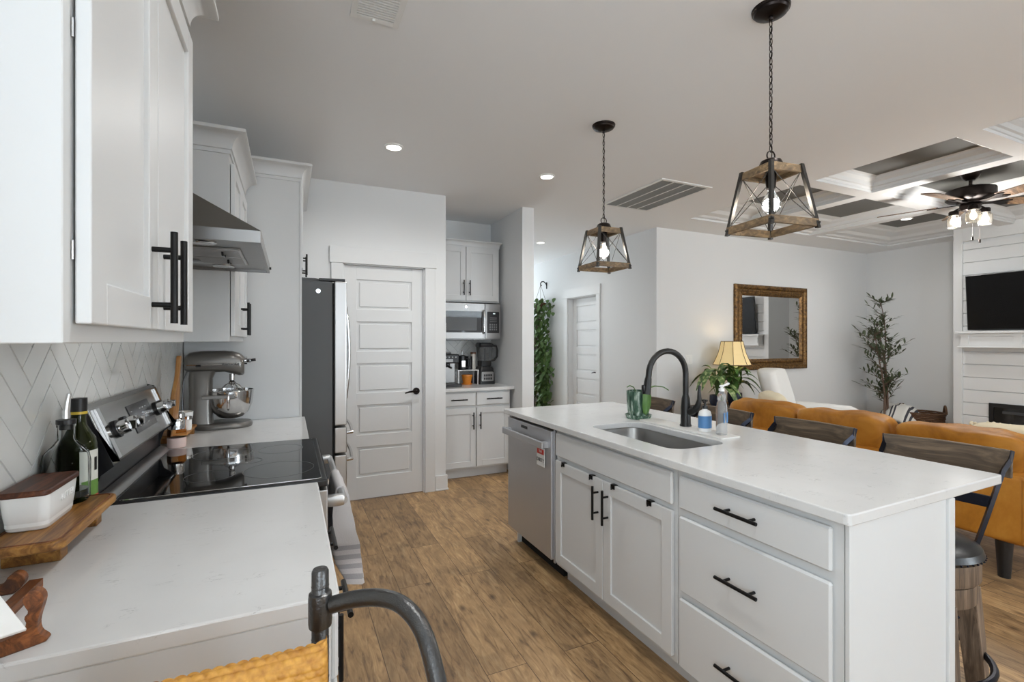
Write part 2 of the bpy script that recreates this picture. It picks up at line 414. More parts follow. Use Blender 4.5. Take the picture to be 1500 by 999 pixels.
# fireplace breast with shiplap
FY1 = 3.165
s = MB().box(7.64, -1.2, 0, 8.14, FY1, H+.119)
struct(s.build('wall_fireplace', M['trim'], None, False))
s = MB(); z = 0
while z < 2.55:
    s.box(7.616, -1.0, z+.002, 7.639, FY1-.085, min(z+.155, 2.6)-.003); z += .157
struct(s.build('trim_%d' % n, M['trim'], None, False, .002, 1)); n += 1
s = MB().box(7.595, FY1-.085, 0, 7.64, FY1+.004, H+.118).box(7.595, -1.2, 2.62, 7.64, FY1-.085, H+.118)
struct(s.build('trim_%d' % n, M['trim'], None, False, .002, 1)); n += 1
# baseboards
def base(name, *boxes):
    s = MB()
    for b in boxes: s.box(*b)
    struct(s.build(name, M['trim'], None, False, .004, 2))
bh = .14
base('baseboard_pantry', (1.217, 4.312, 0, 1.334, 4.33, bh), (1.32, 4.33, 0, 1.334, 4.56, bh), (1.217, 4.306, 0, 1.342, 4.33, .018), (1.32, 4.33, 0, 1.342, 4.56, .018))
base('baseboard_return', (2.128, 4.346, 0, 2.262, 4.36, bh), (2.26, 4.36, 0, 2.274, 8.6, bh), (2.116, 4.36, 0, 2.13, 4.56, bh))
base('baseboard_hall', (3.946, 4.456, 0, 3.96, 5.59, bh), (3.946, 6.58, 0, 3.96, 8.6, bh))
base('baseboard_far', (3.946, 4.456, 0, 8.14, 4.47, bh))
base('baseboard_right', (8.126, FY1, 0, 8.14, 4.47, bh))
base('baseboard_end', (2.26, 8.586, 0, 3.96, 8.6, bh))

# doors: local x along the wall, front faces -Y
def paneldoor(n_, loc, rz, wd, ht, recess, hinge_right):
    t = bpy.data.objects.new('door_%d' % n_, None); COL.objects.link(t); t.location = loc; t.rotation_euler = (0, 0, rz); struct(t)
    c = .095
    s = MB().box(-c, -.02, 0, 0, 0, ht+.008, .003).box(wd, -.02, 0, wd+c, 0, ht+.008, .003).box(-c-.012, -.026, ht+.008, wd+c+.012, 0, ht+.148, .003)
    s.build('casing', M['trim'], t, False)
    s = MB().box(0, 0, 0, .012, .12, ht+.008).box(wd-.012, 0, 0, wd, .12, ht+.008).box(0, 0, ht, wd, .12, ht+.012)
    s.build('jamb', M['trim'], t, False)
    y0 = recess
    s = MB(); s.box(.012, y0+.012, .008, wd-.012, y0+.04, ht-.004)
    st = .115; ph = (ht-.012-.11-.2-4*.105)/5; z = .2
    s.box(.013, y0, .008, st, y0+.013, ht-.004, .002).box(wd-st, y0, .008, wd-.013, y0+.013, ht-.004, .002)
    s.box(st-.001, y0, .008, wd-st+.001, y0+.013, z, .002)
    for k in range(5):
        s.box(st+.022, y0+.004, z+.022, wd-st-.022, y0+.013, z+ph-.022, .006, 1)
        zt = z+ph; s.box(st-.001, y0, zt, wd-st+.001, y0+.013, zt+(.105 if k < 4 else .106), .002)
        z = zt+.105
    s.build('slab', M['trim'], t, False)
    hx = wd-.075 if not hinge_right else .075; sg = -1 if not hinge_right else 1
    s = MB().cyl((hx, y0+.001, .93), (hx, y0-.012, .93), .031, n=24).cyl((hx, y0-.01, .93), (hx, y0-.045, .93), .011)
    s.tube([(hx, y0-.045, .93), (hx+sg*.03, y0-.05, .932), (hx+sg*.07, y0-.048, .928), (hx+sg*.11, y0-.046, .918)], [.01, .009, .008, .006])
    s.build('lever_handle', M['bronze'], t)
    s = MB().box(wd-.013 if not hinge_right else .011, y0-.002, .90, wd-.0105 if not hinge_right else .013, y0+.02, .96)
    s.build('strike_plate', M['bronze'], t, False)
    return t
paneldoor(1, (.41, 4.33, 0), 0, .71, 2.042, .018, False)
paneldoor(2, (3.96, 6.475, 0), -PI/2, .78, 2.042, .085, False)

# ------------------------------------------------------------------ cabinets
def shaker(s, x0, z0, x1, z1, t=.02, fr=.058, rec=.009):
    s.box(x0+.01, -t+rec, z0+.01, x1-.01, -.003, z1-.01)
    b = .0022
    s.box(x0, -t, z0, x0+fr, -.003, z1, b).box(x1-fr, -t, z0, x1, -.003, z1, b)
    s.box(x0+fr-.001, -t, z0, x1-fr+.001, -.003, z0+fr, b).box(x0+fr-.001, -t, z1-fr, x1-fr+.001, -.003, z1, b)
def pull(s, x, z, L, vert, y=-.02, out=.034, r=.0062):
    d = Vector((0, 0, 1)) if vert else Vector((1, 0, 0)); c = Vector((x, y-out, z))
    s.cyl(c-d*L/2, c+d*L/2, r, n=14)
    for k in (-1, 1):
        p = c+d*k*L*.3; s.cyl((p.x, y+.001, p.z), p, r*.8, n=10)
def front(t, kind, x0, z0, x1, z1, style='shaker', handle=None, hmat='black'):
    s = MB()
    if style == 'shaker': shaker(s, x0, z0, x1, z1)
    else: s.box(x0, -.02, z0, x1, -.003, z1, .006, 1)
    o = s.build(kind, M['cab'], t, False)
    if handle:
        h = MB(); pull(h, *handle); h.build('handle', M[hmat], o)
    return o
def crown(t, wd, d, z0, prof, sides=(1, 1)):
    loops = []
    for o, z in prof:
        l = o if sides[0] else 0; r = o if sides[1] else 0
        loops.append([(-l, d, z0+z), (-l, -o, z0+z), (wd+r, -o, z0+z), (wd+r, d, z0+z)])
    MB().loft(loops).build('crown_molding', M['cab'], t, True, angle=30)
COVE = [(.006, 0), (.006, .018), (.012, .02)]+[(.012+.05*(1-math.cos(a)), .02+.062*math.sin(a)) for a in [PI/2*i/8 for i in range(1, 9)]]+[(.07, .086), (.07, .1)]
def cab_body(t, wd, d, z0, z1, toe=False):
    s = MB()
    if toe: s.box(0, 0, z0, wd, d, z1, .0015, 1).box(0.002, .075, 0, wd-.002, d, z0)
    else: s.box(0, 0, z0, wd, d, z1, .0015, 1)
    s.build('body', M['cab'], t, False)
# -- left run, facing +X : local x -> +Y
UPX = -.25
t = thing('wall_cabinet', 'white two-door wall cabinet nearest the camera, above the left worktop', 'cabinet', (UPX, .757, 0), PI/2)
cab_body(t, .733, .305, 1.382, 2.2); front(t, 'door', .026, 1.407, .365, 2.165, 'shaker', (.322, 1.503, .17, True)); front(t, 'door', .37, 1.407, .732, 2.165, 'shaker', (.412, 1.503, .17, True))
for z in (1.5, 1.78, 2.08): MB().cyl((.024, -.0015, z-.012), (.024, -.0015, z+.012), .0016, n=8).build('hinge', M['chrome'], t)
crown(t, .733, .305, 2.19, COVE)
t = thing('wall_cabinet', 'white narrow-looking wall cabinet between range hood and fridge panel, crown on top', 'cabinet', (UPX, 2.525, 0), PI/2)
cab_body(t, .735, .305, 1.382, 2.25); front(t, 'door', .02, 1.407, .365, 2.2, 'shaker', (.325, 1.50, .17, True)); front(t, 'door', .37, 1.407, .715, 2.2, 'shaker', (.412, 1.50, .17, True))
crown(t, .735, .305, 2.235, COVE, (1, 0))
t = thing('fridge_cabinet', 'white tall fridge surround with side panel and over-fridge cupboard', 'cabinet', (.055, 3.272, 0), PI/2)
s = MB().box(0, 0, 0, .02, .605, 2.39, .001, 1); s.build('side_panel', M['cab'], t, False)
MB().box(-.004, -.012, .0, .026, .0, 2.39, .001, 1).build('edge_trim', M['cab'], t, False)
MB().box(.02, 0, 1.83, 1.05, .605, 2.39, .001, 1).build('body', M['cab'], t, False)
front(t, 'door', .04, 1.845, .52, 2.36, 'shaker', (.46, 1.93, .15, True)); front(t, 'door', .525, 1.845, 1.03, 2.36, 'shaker', (.58, 1.93, .15, True))
crown(t, 1.05, .605, 2.375, COVE, (1, 0))
# base cabinets left
t = thing('base_cabinet', 'white base cabinet under the near left worktop', 'cabinet', (.065, .965, 0), PI/2)
cab_body(t, .765, .615, .1, .882, True)
front(t, 'drawer', .02, .73, .38, .86, 'slab', (.2, .795, .16, False)); front(t, 'drawer', .39, .73, .745, .86, 'slab', (.57, .795, .16, False))
front(t, 'door', .02, .12, .38, .715, 'shaker', (.335, .6, .17, True)); front(t, 'door', .39, .12, .745, .715, 'shaker', (.44, .6, .17, True))
MB().box(-.018, -.004, 0, 0, .6, .882, .001, 1).build('end_panel', M['cab'], t, False)
t = thing('base_cabinet', 'white base cabinet beneath the stand mixer worktop', 'cabinet', (.065, 2.51, 0), PI/2)
cab_body(t, .752, .615, .1, .882, True)
front(t, 'drawer', .02, .73, .74, .86, 'slab', (.38, .795, .16, False)); front(t, 'door', .02, .12, .375, .715, 'shaker', (.335, .6, .17, True)); front(t, 'door', .385, .12, .74, .715, 'shaker', (.43, .6, .17, True))
# worktops left
def slab_top(poly, z0=.882, z1=.914):
    return MB().prism(poly, z0, z1)
def rcorner(c, r, a0, n=5): return [(c[0]+r*math.cos(R(a0+90*i/n)), c[1]+r*math.sin(R(a0+90*i/n))) for i in range(n+1)]
s = slab_top([(-.553, .945)]+rcorner((.065, .965), .02, -90)+[(.085, 1.733), (-.553, 1.733)])
tag(s.build('worktop', M['quartz'], None, False, .004, 2), 'white quartz worktop beside the stove, with butter dish and bottles', 'countertop')
s = slab_top([(-.553, 2.505), (.085, 2.505), (.085, 3.268), (-.553, 3.268)])
tag(s.build('worktop', M['quartz'], None, False, .004, 2), 'white quartz worktop under the stand mixer', 'countertop')

# herringbone tile backsplash
def herringbone(name, umin, umax, vmin, vmax, place, W=.066, L=.198, g=.0034, ang=45):
    s = MB(); th = .006
    ca, sa = math.cos(R(ang)), math.sin(R(ang))
    def clip(poly):
        for ax, lim, sg in ((0, umin, 1), (0, umax, -1), (1, vmin, 1), (1, vmax, -1)):
            out = []
            for i in range(len(poly)):
                a, b = poly[i-1], poly[i]; da = (a[ax]-lim)*sg; db = (b[ax]-lim)*sg
                if (da >= 0) != (db >= 0):
                    q = da/(da-db); out.append((a[0]+(b[0]-a[0])*q, a[1]+(b[1]-a[1])*q))
                if db >= 0: out.append(b)
            poly = out
            if len(poly) < 3: return None
        return poly
    ext = (umax-umin)+(vmax-vmin)+1; K = int(ext/W)+8; uc, vc = (umin+umax)/2, (vmin+vmax)/2
    for k in range(-K, K):
        for mshift in range(-8, 9):
            ox = k*W+mshift*2*L; oy = k*W
            for r in ((ox, oy, ox+L, oy+W), (ox, oy+W, ox+W, oy+W+L)):
                x0, y0, x1, y1 = r[0]+g/2, r[1]+g/2, r[2]-g/2, r[3]-g/2
                p = [(uc+x*ca-y*sa, vc+x*sa+y*ca) for x, y in ((x0, y0), (x1, y0), (x1, y1), (x0, y1))]
                if max(q[0] for q in p) < umin or min(q[0] for q in p) > umax or max(q[1] for q in p) < vmin or min(q[1] for q in p) > vmax: continue
                p = clip(p)
                if not p: continue
                tl = (random.random()-.5)*.0014
                A = [s.bm.verts.new(place(u, v, 0)) for u, v in p]; B = [s.bm.verts.new(place(u, v, th+tl)) for u, v in p]
                s.bm.faces.new(B)
                for i in range(len(p)): s.bm.faces.new((A[i-1], A[i], B[i], B[i-1]))
    return struct(s.build(name, M['tile'], None, False))
herringbone('wall_backsplash', .3, 3.27, .9145, 1.45, lambda u, v, d: (-.5585+d, u, v))
sbox('wall_grout', (-.5599, .3, .9145, -.5565, 3.27, 1.5), M['grout'])
herringbone('wall_nook_backsplash', 1.325, 2.125, .9145, 1.42, lambda u, v, d: (u, 5.1965-d, v))
sbox('wall_nook_grout', (1.321, 5.1945, .9145, 2.129, 5.1995, 1.42), M['grout'])

# ------------------------------------------------------------------ range and hood
t = thing('range', 'stainless electric range with black glass cooktop and slanted control panel', 'stove', (.095, 1.738, 0), PI/2)
W_ = .762
MB().box(0, .02, .09, W_, .63, .895, .002, 1).build('body', M['plastic'], t, False)
MB().box(.03, .06, 0, W_-.03, .6, .09).build('toe_kick', M['gap'], t, False)
MB().box(-.001, -.022, .893, W_+.001, .605, .917, .005, 2).build('cooktop_rim', M['plastic'], t, False)
s = MB().prism(rrect(.02, .0, W_-.02, .555, .015), .9165, .9205); s.build('glass_cooktop', M['glassblack'], t, False)
s = MB(); s.tube([(p[0], p[1], .9185) for p in rrect(.018, -.002, W_-.018, .557, .017)], .0022, 6, closed=True); s.box(.0, -.0245, .9, W_, -.0215, .918); s.build('trim_line', M['chrome'], t)
s = MB()
for (bx, by, br_) in ((.2, .13, .115), (.2, .345, .075), (.56, .13, .085), (.56, .345, .105), (.38, .24, .045)):
    s.lathe([(br_, .9206), (br_+.0018, .9206), (br_+.0018, .921), (br_, .921)], (bx, by, 0), 48, close=True)
s.build('burner_ring', mat('burner_mark', (92, 92, 92), .3), t)
MB().prism([(.565, .917), (.572, .928), (.585, .936), (.60, .938), (.606, .93), (.606, .917)], .012, W_-.012, 'x').build('riser', M['steel'], t, True)
MB().box(.004, .604, .9, W_-.004, .64, 1.05).build('back_panel', M['plastic'], t, False)
pl = [(.548, 1.035), (.556, 1.032), (.615, 1.19), (.632, 1.2), (.644, 1.196), (.644, 1.03)]
MB().prism(pl, .003, W_-.003, 'x').build('control_panel', brushed('panel_steel', (184, 183, 181), .2, (1, 60, 60), .06), t, False, .003)
for x in (-.001, W_-.003):
    MB().prism([(.552, 1.026), (.556, 1.026), (.62, 1.196), (.645, 1.203), (.645, .9), (.60, .9), (.598, .96), (.585, 1.0)], x, x+.004, 'x').build('end_cap', M['plastic'], t, False)
# slanted panel frame: normal in (y,z)
pn = Vector((0, -(1.19-1.032), (.615-.556))).normalized(); pu = Vector((0, .059, .158)).normalized()
def onp(x, f, d=0): return Vector((x, .556, 1.032))+pu*f*.168+pn*d
s = MB(); A = [onp(.3, .22, .001), onp(.56, .22, .001), onp(.56, .82, .001), onp(.3, .82, .001)]; s.loft([A, [p+pn*.0015 for p in A]]); s.build('display', mat('display_smoke', (70, 70, 72), .15, .3), t, False)
s = MB()
for i in range(7):
    for j in range(3):
        if random.random() < .8:
            p = onp(.325+i*.034, .34+j*.17, .0026); s.box(p.x-.007, p.y-.0006, p.z-.0015, p.x+.007, p.y+.0006, p.z+.0015)
s.build('display_print', mat('display_print', (168, 168, 168), .5), t, False)
for x0, x1 in ((.035, .062), (W_-.062, W_-.035)):
    A = [onp(x0, .03, .0005), onp(x1, .03, .0005), onp(x1, .97, .0005), onp(x0, .97, .0005)]
    MB().loft([A, [p+pn*.006 for p in A]]).build('panel_ridge', M['chrome'], t, False)
for x in (.135, .225, .63, .705):
    k = MB().cyl(onp(x, .5, 0), onp(x, .5, .008), .028, n=28); kb = k.build('knob_bezel', M['plastic'], t)
    k = MB().cyl(onp(x, .5, .008), onp(x, .5, .032), .023, .021, n=28).cyl(onp(x, .5, .032), onp(x, .5, .036), .021, .018, n=28); ax = onp(x, .5, .036)
    k.box(ax.x-.004, ax.y-.018, ax.z-.014, ax.x+.004, ax.y+.002, ax.z+.014, .002, 1)
    k.build('knob', M['chrome'], t)
d = MB().box(.006, -.022, .26, W_-.006, .018, .88, .004, 2).build('oven_door', M['steelv'], t, False)
MB().box(.1, -.0235, .4, W_-.1, -.021, .7, .001, 1).build('oven_window', M['glassblack'], d, False)
s = MB(); hz = .825; s.cyl((.045, -.078, hz), (W_-.045, -.078, hz), .0125, n=18)
for x in (.06, W_-.06): s.box(x-.02, -.08, hz-.018, x+.02, -.02, hz+.018, .006, 2)
s.build('oven_handle', M['steelv'], d)
d = MB().box(.006, -.022, .095, W_-.006, .018, .25, .004, 2).build('drawer', M['steelv'], t, False)
s = MB(); s.cyl((.1, -.06, .215), (W_-.1, -.06, .215), .01)
for x in (.13, W_-.13): s.cyl((x, -.06, .215), (x, -.02, .215), .008)
s.build('drawer_handle', M['steelv'], d)

# hood, built in world axes about its own base
t = thing('range_hood', 'stainless pyramid range hood over the stove', 'range hood', (-.56, 1.745, 1.70))
W_ = .76; D_ = .475
s = MB().box(0.001, .012, 0, .012, W_-.012, .04).box(D_-.012, .012, 0, D_, W_-.012, .04).box(0.001, 0, 0, D_, .012, .04).box(0.001, W_-.012, 0, D_, W_, .04)
s.build('canopy_lip', M['steel'], t, False, .001, 1)
s = MB().loft([[(0.001, 0, .04), (D_, 0, .04), (D_, W_, .04), (0.001, W_, .04)], [(0.001, .25, .253), (.16, .25, .253), (.16, .51, .253), (0.001, .51, .253)]])
hs = brushed('hood_steel_dark', (140, 138, 134), .38, (1, 60, 60)); s.build('canopy', hs, t, False)
MB().box(0.001, .25, .253, .16, .51, H-1.70-.001).build('chimney', M['steel'], t, False)
MB().box(.012, .012, .012, D_-.012, W_-.012, .02).build('underside', M['steel'], t, False)
for y0 in (.2, .385):
    f = MB(); f.box(.07, y0, .006, .40, y0+.18, .012, .002, 1)
    for i in range(9): f.box(.08, y0+.012+i*.0185, .003, .39, y0+.02+i*.0185, .007)
    f = f.build('grease_filter', M['steelv'], t, False)
    g = MB(); g.box(.20, y0+.07, .001, .24, y0+.11, .006).tube([(.34, y0+.05, .006), (.34, y0+.06, -.006), (.34, y0+.12, -.006), (.34, y0+.13, .006)], .004); g.build('filter_handle', M['plastic'], f)
for y0 in (.1, .66):
    MB().lathe([(.0, .002), (.035, .002), (.042, .006), (.042, .013), (0, .013)], (.30, y0, 0), 24).build('lamp', M['chrome'], t)
MB().cyl((D_, .70, .015), (D_+.008, .70, .015), .006).build('button', M['plastic'], t)

# ------------------------------------------------------------------ refrigerator
t = thing('refrigerator', 'stainless french-door refrigerator with dark grey side', 'refrigerator', (.249, 3.305, 0), PI/2)
W_ = .905
MB().box(0, 0, .04, W_, .72, 1.765, .004, 2).build('body', M['fridgeside'], t, False)
MB().box(.01, -.03, 0, W_-.01, .6, .05).build('toe_grille', M['plastic'], t, False)
MB().box(.004, -.012, .09, W_-.004, .0, 1.76).build('gasket', M['gap'], t, False)
for x0, x1, hx in ((.002, W_/2-.002, W_/2-.045), (W_/2+.002, W_-.002, W_/2+.045)):
    d = MB().box(x0, -.09, .835, x1, -.012, 1.772, .008, 3).build('door', M['steelv'], t, False)
    s = MB(); s.tube([(hx, -.088, .95), (hx, -.125, .97)]+[(hx, -.125-.022*math.sin(PI*i/12), .97+.66*i/12) for i in range(1, 12)]+[(hx, -.125, 1.63), (hx, -.088, 1.65)], .0115, 12)
    s.build('handle', M['chrome'], d)
for z0, z1 in ((.655, .822), (.09, .642)):
    d = MB().box(.002, -.09, z0, W_-.002, -.012, z1, .008, 3).build('drawer', M['steelv'], t, False)
    hz = z1-.045; s = MB(); s.tube([(.06, -.088, hz)]+[(.07+.76*i/12, -.128-.022*math.sin(PI*i/12), hz) for i in range(13)]+[(W_-.06, -.088, hz)], .0115, 12)
    s.build('handle', M['chrome'], d)
s = MB().box(.01, -.08, 1.772, .075, .08, 1.79, .004, 2).box(W_-.075, -.08, 1.772, W_-.01, .08, 1.79, .004, 2); s.build('hinge_cover', M['plastic'], t, False)
s = MB().prism([(.0, 1.765), (.72, 1.765), (.66, 1.79), (.10, 1.79)], .03, W_-.03, 'x'); s.build('top_cover', M['fridgeside'], t, False)
MB().cyl((-.0002, .085, 1.705), (-.004, .085, 1.705), .014, n=24).build('badge', M['chrome'], t)

# ------------------------------------------------------------------ nook: microwave cabinets
t = thing('wall_cabinet', 'white two-door wall cabinet above the microwave', 'cabinet', (1.325, 4.862, 0))
cab_body(t, .762, .335, 1.80, 2.40); front(t, 'door', .012, 1.815, .372, 2.385, 'shaker', (.342, 1.95, .16, True)); front(t, 'door', .378, 1.815, .74, 2.385, 'shaker', (.41, 1.95, .16, True))
crown(t, .762, .335, 2.385, [(o*.45, z*.75) for o, z in COVE], (0, 1))
t = thing('base_cabinet', 'white base cabinet with two drawers under the coffee station', 'cabinet', (1.325, 4.575, 0))
cab_body(t, .765, .62, .1, .882, True)
front(t, 'drawer', .012, .735, .378, .868, 'slab', (.195, .80, .17, False)); front(t, 'drawer', .388, .735, .753, .868, 'slab', (.57, .80, .17, False))
front(t, 'door', .012, .12, .378, .712, 'shaker', (.345, .585, .17, True)); front(t, 'door', .388, .12, .753, .712, 'shaker', (.42, .585, .17, True))
s = slab_top([(1.323, 4.535), (2.125, 4.535), (2.125, 5.19), (1.323, 5.19)])
tag(s.build('worktop', M['quartz'], None, False, .004, 2), 'white quartz worktop of the coffee station nook', 'countertop')
# microwave
t = thing('microwave', 'stainless over-the-range microwave with black window in the nook', 'microwave', (1.325, 4.80, 1.40))
W_ = .757; Hm = .385
MB().box(0, .02, 0, W_, .395, Hm, .003, 1).build('body', M['steel'], t, False)
d = MB().box(0, 0, .012, .575, .022, Hm, .004, 2).build('door', M['steel'], t, False)
MB().prism(rrect(.03, .075, .54, .30, .012), -.003, .001, 'y').build('window', M['glassblack'], d, False)
mw = mat('microwave_mesh', (70, 70, 70), .35, .3)
MB().prism(rrect(.13, .095, .48, .235, .01), -.0045, -.003, 'y').build('window_mesh', mw, d, False)
s = MB(); s.tube([(.556, .0, .07), (.556, -.03, .085), (.556, -.036, .19), (.556, -.03, .295), (.556, .0, .31)], .012, 12); s.build('handle', M['chrome'], d)
p = MB().box(.578, .0, .012, W_, .022, Hm, .004, 2).build('control_panel', M['steel'], t, False)
MB().prism(rrect(.598, .07, .738, .30, .006), -.003, .001, 'y').build('keypad', M['plastic'], p, False)
s = MB()
for i in range(4):
    for j in range(3): s.box(.625+i*.024, -.0042, .10+j*.026, .64+i*.024, -.003, .117+j*.026)
for i in range(3): s.box(.63, -.0042, .19+i*.02, .71, -.003, .196+i*.02)
s.build('keys', mat('key_print', (120, 120, 122), .5), p, False)
MB().box(.665, -.0042, .275, .69, -.003, .286).build('clock', emis('clock_digits', (220, 240, 240), .8), p, False)
MB().cyl((.36, .0, .345), (.36, -.003, .345), .013, n=20).build('badge', M['chrome'], d)
MB().box(.02, .03, -.008, W_-.3, .37, .0).build('vent_grille', M['plastic'], t, False)
s = MB().box(0, 0, 0, .125, .0012, .155)
o = s.build('paper_note', M['paper'], None, False); o.location = (1.325+.015, 4.7955, 1.418); o.rotation_euler = (0, 0, 0); tag(o, 'white paper note hanging on the microwave door', 'paper')

# coffee machine
t = thing('coffee_machine', 'steel and black espresso machine at the left of the coffee nook', 'coffee machine', (1.345, 4.70, .9142))
MB().box(0, 0, 0, .26, .30, .03, .006, 2).build('drip_tray', M['plastic'], t, False)
MB().box(.01, .13, .03, .23, .30, .32, .008, 2).build('body', M['steel'], t, False)
p = MB().box(0, .02, .24, .24, .30, .335, .012, 3).build('control_head', M['plastic'], t, False)
s = MB()
for i in range(5): s.cyl((.06+i*.035, .021, .305), (.06+i*.035, .015, .305), .007, n=12)
s.box(.09, .016, .256, .17, .022, .285); s.build('button', mat('button_grey', (150, 150, 150), .4, .6), p)
MB().box(.03, .05, .335, .16, .27, .355, .005, 2).build('bean_lid', M['plastic'], t, False)
s = MB().cyl((.13, .08, .25), (.13, .08, .2), .028).tube([(.13, .06, .21), (.13, .0, .205), (.13, -.045, .2)], .011); s.build('portafilter', M['plastic'], t)
MB().lathe([(0, .031), (.035, .031), (.04, .09), (.038, .12), (.034, .12), (.034, .04), (0, .04)], (.055, .075, 0), 20).build('milk_jug', M['chrome'], t)
# riser shelf with french press etc
t = thing('riser_shelf', 'small white wire-leg riser shelf beside the espresso machine', 'shelf', (1.63, 4.90, .9142))
MB().box(0, 0, .15, .235, .16, .158, .002, 1).build('shelf_top', M['white'], t, False)
for x, y in ((.006, .006), (.229, .006), (.006, .154), (.229, .154)):
    MB().box(x-.006, y-.006, 0, x+.006, y+.006, .15).build('leg', M['white'], t, False)
t = thing('french_press', 'black french press with glass beaker on the white riser shelf', 'coffee press', (1.70, 4.97, 1.0727))
MB().lathe([(0, 0), (.044, 0), (.046, .01), (.044, .012), (.044, .135), (0, .135)], n=24).build('frame', M['plastic'], t)
s = MB()
MB().lathe([(0, .135), (.047, .135), (.046, .15), (.02, .16), (.0, .162)], n=24).build('lid', M['plastic'], t)
MB().cyl((0, 0, .16), (0, 0, .20), .003).sph((0, 0, .205), .01).build('plunger', M['chrome'], t)
MB().tube([(.04, -.015, .12), (.085, -.02, .115), (.088, -.02, .04), (.04, -.015, .025)], .007).build('handle', M['plastic'], t)
MB().box(-.02, -.047, .03, .02, -.043, .1).build('window', M['chrome'], t, False)
t = thing('coffee_canister', 'black canister behind the french press on the riser', 'canister', (1.79, 5.01, 1.0727))
MB().lathe([(0, 0), (.04, 0), (.04, .13), (0, .13)], n=24).build('body', M['plastic'], t); MB().lathe([(0, .13), (.041, .13), (.041, .145), (0, .145)], n=24).build('lid', M['plastic'], t)
t = thing('glass_jar', 'slim glass jar with wooden lid left of the blender', 'jar', (1.845, 5.02, 1.0727))
MB().lathe([(0, 0), (.026, 0), (.028, .01), (.028, .17), (0, .17)], n=20).build('body', mat('frosted_jar', (214, 210, 202), .25), t); MB().lathe([(0, .17), (.031, .17), (.031, .188), (0, .188)], n=20).build('lid', M['acacia'], t)
t = thing('orange_pot', 'small orange flared pot under the white riser shelf', 'pot', (1.745, 4.945, .9142))
MB().lathe([(0, 0), (.042, 0), (.056, .085), (.060, .09), (.060, .105), (.054, .105), (.05, .09), (.04, .01), (0, .01)], n=24).build('body', M['orange'], t)
MB().lathe([(0, 0), (.055, 0), (.062, .012), (.058, .012), (.05, .004), (0, .004)], n=24).build('saucer', M['orange'], t)
t = thing('mug', 'dark mug tucked behind the riser shelf leg', 'mug', (1.835, 5.09, .9142))
MB().lathe([(0, 0), (.036, 0), (.038, .09), (.034, .09), (.033, .01), (0, .01)], n=20).build('body', M['navy'], t); MB().tube([(.036, 0, .075), (.06, 0, .07), (.06, 0, .03), (.036, 0, .02)], .005).build('handle', M['navy'], t)
# blender
t = thing('blender', 'black countertop blender with clear pitcher at the right of the nook', 'blender', (1.955, 4.96, .9142))
s = MB(); s.loft([[(x*a, y*a, z) for x, y in rrect(-.095, -.095, .095, .095, .03)] for a, z in ((1, 0), (1.0, .02), (.98, .1), (.86, .17), (.7, .19))]); s.build('base', M['plastic'], t, True)
p = MB().prism(rrect(-.07, .035, .07, .135, .012), -.101, -.092, 'y').build('control_plate', M['steel'], t, False)
s = MB()
for i in range(4):
    for j in range(2): s.box(-.045+i*.025, -.104, .05+j*.035, -.027+i*.025, -.1, .074+j*.035)
s.build('buttons', M['plastic'], p, False)
s = MB(); s.loft([[(x*a, y*a, z) for x, y in rrect(-.08, -.08, .08, .08, .03)] for a, z in ((.72, .19), (.74, .21), (.78, .23), (.95, .40), (.98, .415))], True, False)
smoke = mat('smoky_clear_plastic', (176, 178, 180), .06, 0, Transmission_Weight=.8, IOR=1.1); s.build('pitcher', smoke, t, True)
s = MB(); s.loft([[(x*a, y*a, z) for x, y in rrect(-.085, -.085, .085, .085, .03)] for a, z in ((.96, .405), (.99, .41), (.98, .44), (.8, .452))]); s.build('lid', M['plastic'], t, True)
MB().loft([[(x*a, y*a, z) for x, y in rrect(-.08, -.08, .08, .08, .03)] for a, z in ((.8, .195), (.82, .25), (.76, .255))]).build('collar', M['plastic'], t, True)
MB().tube([(.07, -.03, .42), (.12, -.05, .415), (.132, -.05, .37), (.128, -.05, .3), (.10, -.04, .26), (.06, -.03, .25)], .012, 10).build('handle', M['plastic'], t)
s = MB().cyl((0, 0, .21), (0, 0, .39), .012, .008)
for z in (.23, .28, .33): s.box(-.045, -.008, z, .045, .008, z+.004)
s.build('blades', M['plastic'], t)

# ------------------------------------------------------------------ island  (facing -X: local x -> -Y, local y -> +X)
IR = -PI/2+R(.3)
FX = 1.398
t = thing('dishwasher', 'stainless dishwasher at the far end of the island', 'dishwasher', (FX, 3.035, 0), IR)
W_ = .62
MB().box(0, .005, .1, W_, .52, .87).build('body', M['plastic'], t, False)
MB().box(.02, .06, 0, W_-.02, .5, .1).build('toe_kick', M['gap'], t, False)
d = MB().box(.004, -.028, .115, W_-.018, .004, .862, .004, 2).build('door', M['dwsteel'], t, False)
MB().box(W_-.016, -.012, .1, W_, .02, .87).build('side_trim', M['dwsteel'], t, False)
MB().box(.21, -.0295, .822, .30, -.027, .84, .001, 1).build('vent', M['plastic'], d, False)
s = MB(); hz = .775
s.box(.008, -.075, hz-.022, W_-.045, -.06, hz+.022, .005, 2)
for x in (.02, W_-.09): s.box(x, -.07, hz-.018, x+.04, -.026, hz+.018, .004, 2)
s.build('handle', M['dwsteel'], d, False)
for x in (.03,):
    MB().box(x, .03, 0, x+.022, .055, .1).build('foot', M['white'], t, False)
t = thing('dishwasher_magnet', 'small white and red sign magnet on the dishwasher door', 'magnet', (FX-.0285, 2.545, .69), IR)
MB().box(-.048, -.006, -.055, .048, 0, .055, .003, 2).build('plate', M['white'], t, False)
MB().box(-.042, -.0068, .018, .042, -.0058, .048).build('banner', M['red'], t, False)
mt = Matrix.Translation((0, -.0068, -.018)) @ Matrix.Rotation(PI/2, 4, 'X')
text('lettering', 'DIRTY', .032, M['blackmatte'], t, mt)
